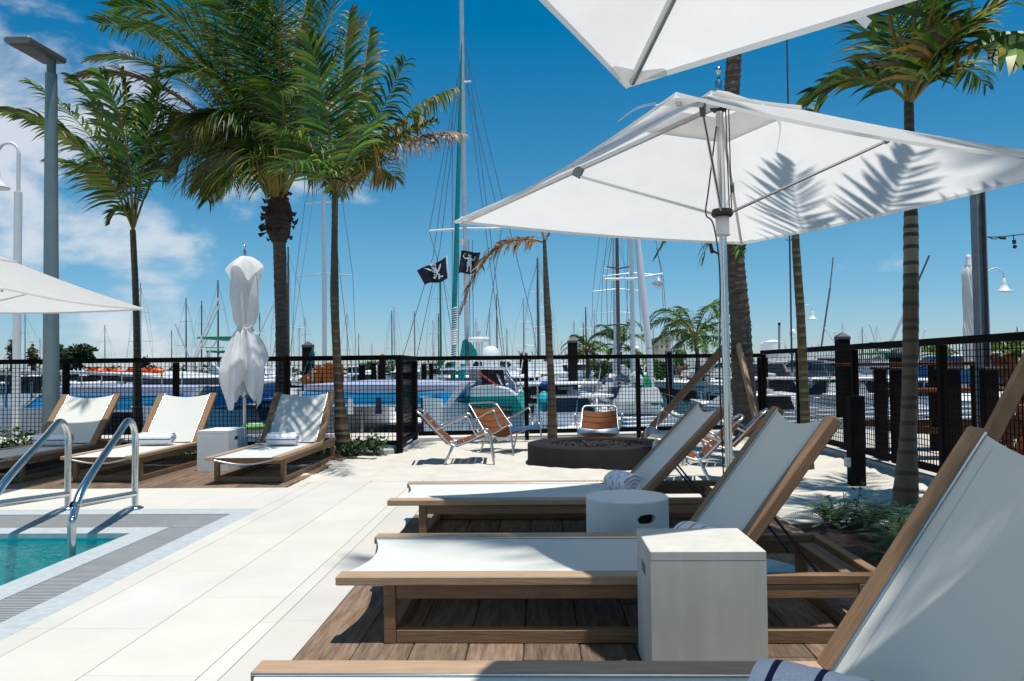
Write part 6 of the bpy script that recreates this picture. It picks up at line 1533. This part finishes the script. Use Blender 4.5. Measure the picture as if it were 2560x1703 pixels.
# harbour palms
def fpalm(label, px, yb, yc, D, n, fl_, seed):
    r3 = random.Random(seed); b0 = P(px, yb, D); c_ = P(px+r3.uniform(-4,4), yc, D); t = thing('harbour_palm', label, 'palm tree', (b0.x,D,b0.z), group='palms on the harbour shore')
    g = MB(); g.tube(sub([b0, b0.lerp(c_,.5)+Vector((.15,0,0)), c_],4), [.2]*4+[.16]*4+[.18], 8); g.build('trunk', M['trunk'], t, True)
    g = MB()
    for k in range(n):
        a = 2*math.pi*k/n + r3.uniform(-.25,.25); el = r3.uniform(-.1,1.3); d = Vector((math.cos(a),math.sin(a),0)); l_ = fl_*r3.uniform(.8,1.15)
        frond(g, c_, c_+d*l_*.5+Vector((0,0,l_*.75*el)), c_+d*l_*(1.0-.3*max(0,el-.6))+Vector((0,0,l_*(el*.75-.55))), n=34, ll=fl_*.25, wd=.085, pal='g' if r3.random() < .92 else 'm', r2=r3, grav=.7, rach=.05)
    g.build('crown', M['leaf'], t, True)
fpalm('large coconut palm on the quay, left of the steel umbrella pole', 1741, 960, 842, 62, 24, 4.3, 1)
fpalm('yellowish palm behind the black mast', 1545, 950, 868, 66, 16, 3.0, 2)
fpalm('dark palm right of the tall pointed pile', 1468, 945, 880, 70, 14, 2.4, 3)
for i, (px, yc, D_) in enumerate(((2215,888,70),(2290,884,70),(2345,890,66),(2470,888,60),(2535,882,60),(2580,880,58))):
    fpalm(['low palm left of the ringed palm, behind the fence mesh','low palm just right of the ringed palm, behind the mesh','low palm left of the slim furled umbrella','low palm right of the steel column','low palm near the right picture edge','low palm cut off by the right picture edge'][i], px, 930, yc, D_, 12, 2.0, 10+i)
def ftree(name, label, px, yb, yt, D, wpx, n, seed, pal, ls=.45, cat='tree'):
    r3 = random.Random(seed); b0 = P(px, yb, D); tp = P(px, yt, D); t = thing(name, label, cat, (b0.x,D,b0.z), group='trees on the harbour shore'); h_ = tp.z-b0.z; w_ = wpx/F*D/2
    g = MB(); g.tube([b0, b0.lerp(tp,.5)], [.18,.08], 7)
    for k in range(5): a = r3.uniform(0,6.28); g.tube([b0.lerp(tp,.3), b0.lerp(tp,.7)+Vector((math.cos(a)*w_*.5,math.sin(a)*w_*.5,0))], [.07,.02], 5)
    g.build('trunk', M['bark'], t, True)
    g = MB()
    for k in range(9):
        a = r3.uniform(0,6.28); rr_ = r3.uniform(0,.7); cz = r3.uniform(.15,.72); leafy(g, b0+Vector((math.cos(a)*w_*rr_,math.sin(a)*w_*rr_,h_*cz)), (w_*.45,w_*.45,h_*.28), n//9, r3, ls, pal)
    g.build('crown', M['tree'], t, True)
dk = ((.02,.05,.015),(.03,.07,.02),(.015,.035,.012)); gr = ((.05,.13,.025),(.07,.17,.03),(.03,.09,.02)); br = ((.12,.10,.05),(.10,.09,.04),(.08,.09,.04))
ftree('casuarina_tree', 'dark drooping casuarina tree right of the grey-green pole', 200, 935, 862, 75, 90, 1800, 1, dk, .5)
ftree('casuarina_tree', 'dark casuarina tree directly behind the grey-green pole', 140, 935, 866, 78, 70, 1400, 2, dk, .5)
ftree('sparse_tree', 'thin brownish tree between the gooseneck lamp and the grey-green pole', 82, 935, 850, 62, 34, 420, 3, br, .28)
ftree('sparse_tree', 'thin brownish tree at the left edge beyond the canopy', 30, 935, 835, 60, 26, 300, 4, br, .28)
ftree('shore_tree', 'small tree behind the white mast, right of the left slender palm', 361, 930, 884, 110, 26, 300, 5, dk, .5)
for i, (px, D_, w_, yt) in enumerate(((1000,95,90,902),(1110,100,60,904),(930,98,50,906),(1350,85,60,900))):
    ftree('shore_tree', ['wide green tree seen through the mesh at the fence step','green tree seen through the mesh under the skull flag','small green tree left of the fence step','green tree behind the mesh right of the teal boat'][i], px, 935, yt, D_, w_, 500, 20+i, gr, .6)
for i, (px, D_, w_, yt, yb) in enumerate(((1500,75,70,895,955),(1560,80,60,897,955),(1643,80,56,893,957),(1702,84,44,870,952),(1655,78,36,905,956))):
    ftree('shore_bush', ['green bush behind the mesh left of the fat harbour palm','green bush behind the blue building','big green bush left of the people on the quay','leafy tree growing above the people on the quay','low bright bush at the quay corner'][i], px, yb, yt, D_, w_, 800, 30+i, gr, .35, 'bush')
g = MB(); r3 = random.Random(9)
for k in range(150):
    x = -150 + 300*k/149 + r3.uniform(-1,1); leafy(g, (x, 192+r3.uniform(0,8), -.6), (2.4,2,r3.uniform(1.6,3.6)), 60, r3, 1.0, dk+gr[:1])
tag(g.build('shore_woods', M['tree']), 'dark line of distant trees along the harbour horizon', 'trees', kind='stuff')

# ================================================================== CARS AND PEOPLE ON THE QUAY
def car(label, x, y, z, rz, colr, kind=0):
    t = thing('parked_car', label, 'car', (x,y,z), R(rz), group='cars parked on the quay'); W_ = 1.8
    m = mat('car_paint', colr, .25, var=.04, coat=.6)
    prof = [(-2.15,.35),(-2.2,.75),(-2.1,.98),(-1.45,1.02),(-.75,1.45),(.55,1.47),(1.15,1.02),(2.0,.90),(2.2,.7),(2.2,.35)] if kind == 0 else [(-2.2,.42),(-2.25,.95),(-2.2,1.1),(-2.0,1.68),(.35,1.72),(1.05,1.18),(2.05,1.05),(2.25,.8),(2.25,.42)]
    g = MB(); n_ = len(prof); 
    def wy(zz): return W_/2*(1 if zz < 1.0 else 1-.28*(zz-1.0)/.5)
    vs = [(px,-wy(pz),pz) for px, pz in prof] + [(px,wy(pz),pz) for px, pz in prof]
    g.add(vs, [tuple(range(n_)),tuple(reversed(range(n_,2*n_)))]+[(i,i+n_,(i+1)%n_+n_,(i+1)%n_) for i in range(n_)], False); g.build('body', m, t)
    g = MB(); gp = [(-1.32,1.06),(-.72,1.38),(.5,1.40),(.98,1.06)] if kind == 0 else [(-1.95,1.18),(-1.85,1.6),(.3,1.62),(.85,1.20)]
    for s_ in (-1,1): g.add([(a,s_*(wy(b_)+.012),b_) for a, b_ in gp], [(0,1,2,3)], False)
    g.add([(.60,-.66,1.43),(1.14,-.80,1.06),(1.14,.80,1.06),(.60,.66,1.43)] if kind == 0 else [(.42,-.62,1.69),(1.08,-.78,1.22),(1.08,.78,1.22),(.42,.62,1.69)], [(0,1,2,3)], False)
    g.add([(-.80,-.66,1.44),(-1.44,-.80,1.06),(-1.44,.80,1.06),(-.80,.66,1.44)] if kind == 0 else [(-2.02,-.62,1.65),(-2.19,-.78,1.2),(-2.19,.78,1.2),(-2.02,.62,1.65)], [(0,1,2,3)], False)
    g.build('window', M['glass'], t)
    for px in (-1.35,1.38):
        for s_ in (-1,1):
            Mx = Matrix.Translation((px,s_*.84,.33)) @ Matrix.Rotation(R(90),4,'X')
            g = MB(); g.lathe([(.20,-.1),(.32,-.1),(.33,0),(.32,.1),(.20,.1)], 20, M=Mx); wh = g.build('wheel', M['rubber'], t)
            g = MB(); g.lathe([(0,-.105),(.2,-.1)], 12, M=Mx); g.lathe([(.2,.1),(0,.105)], 12, M=Mx); g.build('rim', M['steel'], wh)
    for s_ in (-1,1):
        g = MB(); g.box(-2.235,-2.12,s_*.72-.15,s_*.72+.15,.72,.88); g.build('tail_light', mat('red_lens',(.45,.01,.01),.3), t)
        g = MB(); g.box(2.1,2.215,s_*.66-.15,s_*.66+.15,.66,.78); g.build('headlight', M['whitepaint'], t)
x_ = lambda px, D: P(px,920,D).x
car('white car parked on the quay, right of the people', x_(1798,66), 66, -.36, 188, (.62,.62,.60), 1)
car('low white car between the people and the parked white car', x_(1762,79), 79, -.36, 180, (.6,.6,.6), 0)
car('dark brown sedan with red tail lights, seen through the fence right of the thick palm', x_(1923,40), 40, -.36, 70, (.06,.035,.03), 0)
car('blue grey car right of the leaning slender palm', x_(2068,46), 46, -.36, 100, (.05,.09,.14), 0)
car('dark blue car behind the slim furled umbrella', x_(2350,38), 38, -.36, 175, (.01,.04,.12), 1)
car('dark car behind the steel column', x_(2470,40), 40, -.36, 182, (.02,.03,.05), 0)
car('silver car far behind the leaning slender palm', x_(1990,58), 58, -.36, 160, (.3,.32,.34), 1)
def person(label, px, D, h_, shirt, shorts, hair, pose, skin=(.42,.23,.16)):
    x = P(px,950,D).x; t = thing('person', label, 'person', (x,D,-.36), group='people standing on the quay'); s_ = h_/1.75
    me = bpy.data.meshes.new('body'); arm = {'fold': [(.22,-.05,1.15),(.05,-.28,1.12)], 'point': [(.40,-.12,1.38),(.62,-.2,1.5)], 'hang': [(.27,0,1.12),(.27,-.06,.86)]}
    rv = [(0,0,.95),(0,0,1.15),(0,0,1.38),(0,0,1.50),(0,-.01,1.60),(0,-.01,1.72)]; rr_ = [.155,.135,.16,.06,.095,.07]
    ed = [(0,1),(1,2),(2,3),(3,4),(4,5)]
    for sg in (-1,1):
        k = len(rv); rv += [(sg*.09,0,.86),(sg*.11,-.01,.48),(sg*.12,.01,.08),(sg*.13,-.13,.03)]; rr_ += [.10,.065,.045,.035]; ed += [(0,k),(k,k+1),(k+1,k+2),(k+2,k+3)]
        k = len(rv); a = arm[pose if (sg > 0 or pose != 'point') else 'hang']; rv += [(sg*.20,0,1.40)] + [(sg*q[0],q[1],q[2]) for q in a]; rr_ += [.055,.042,.034]; ed += [(2,k),(k,k+1),(k+1,k+2)]
    me.from_pydata([(a*s_,b_*s_,c_*s_) for a,b_,c_ in rv], ed, []); o = bpy.data.objects.new('body', me); col.objects.link(o); o.parent = t; me.materials.append(mat('skin_tone', skin, .6))
    sk_ = o.modifiers.new('skin','SKIN'); ly = me.skin_vertices[0] if me.skin_vertices else None
    if ly is None:
        bm_layer = me.attributes
    else:
        for i, v in enumerate(ly.data): v.radius = (rr_[i]*s_, rr_[i]*s_*.8)
        ly.data[0].use_root = True
    ss = o.modifiers.new('sub','SUBSURF'); ss.levels = 1; ss.render_levels = 2
    g = MB(); g.lathe([(.17*s_,.93*s_),(.155*s_,1.15*s_),(.19*s_,1.38*s_),(.12*s_,1.47*s_),(.06*s_,1.49*s_)], 14, M=Matrix.Diagonal((1.12,.8,1,1)))
    for sg in (-1,1): g.tube([(sg*.17*s_,0,1.42*s_),(sg*.235*s_,-.02,1.28*s_)], [.075*s_,.07*s_], 8)
    g.build('shirt', mat('shirt_cloth', shirt, .9), t)
    g = MB(); g.lathe([(.165*s_,1.0*s_),(.19*s_,.86*s_)], 14, M=Matrix.Diagonal((1.12,.85,1,1)))
    for sg in (-1,1): g.tube([(sg*.09*s_,0,.90*s_),(sg*.11*s_,0,.58*s_)], [.105*s_,.095*s_], 10)
    g.build('shorts', mat('shorts_cloth', shorts, .9), t)
    g = MB(); g.ball((0,.015*s_,1.70*s_), (.105*s_,.115*s_,.10*s_), 12, 8); g.build('hair', mat('hair', hair, .9), t)
person('woman in black, long light brown hair, leftmost on the quay', 1685, 72, 1.66, (.015,.015,.02), (.012,.012,.015), (.28,.17,.09), 'fold')
person('person in grey top behind the woman in black, arm raised', 1698, 73.5, 1.62, (.10,.09,.08), (.05,.05,.06), (.12,.07,.04), 'point')
person('man with white hair, dark shirt and white shorts on the quay', 1713, 71.5, 1.74, (.12,.06,.055), (.62,.62,.6), (.6,.58,.52), 'hang')
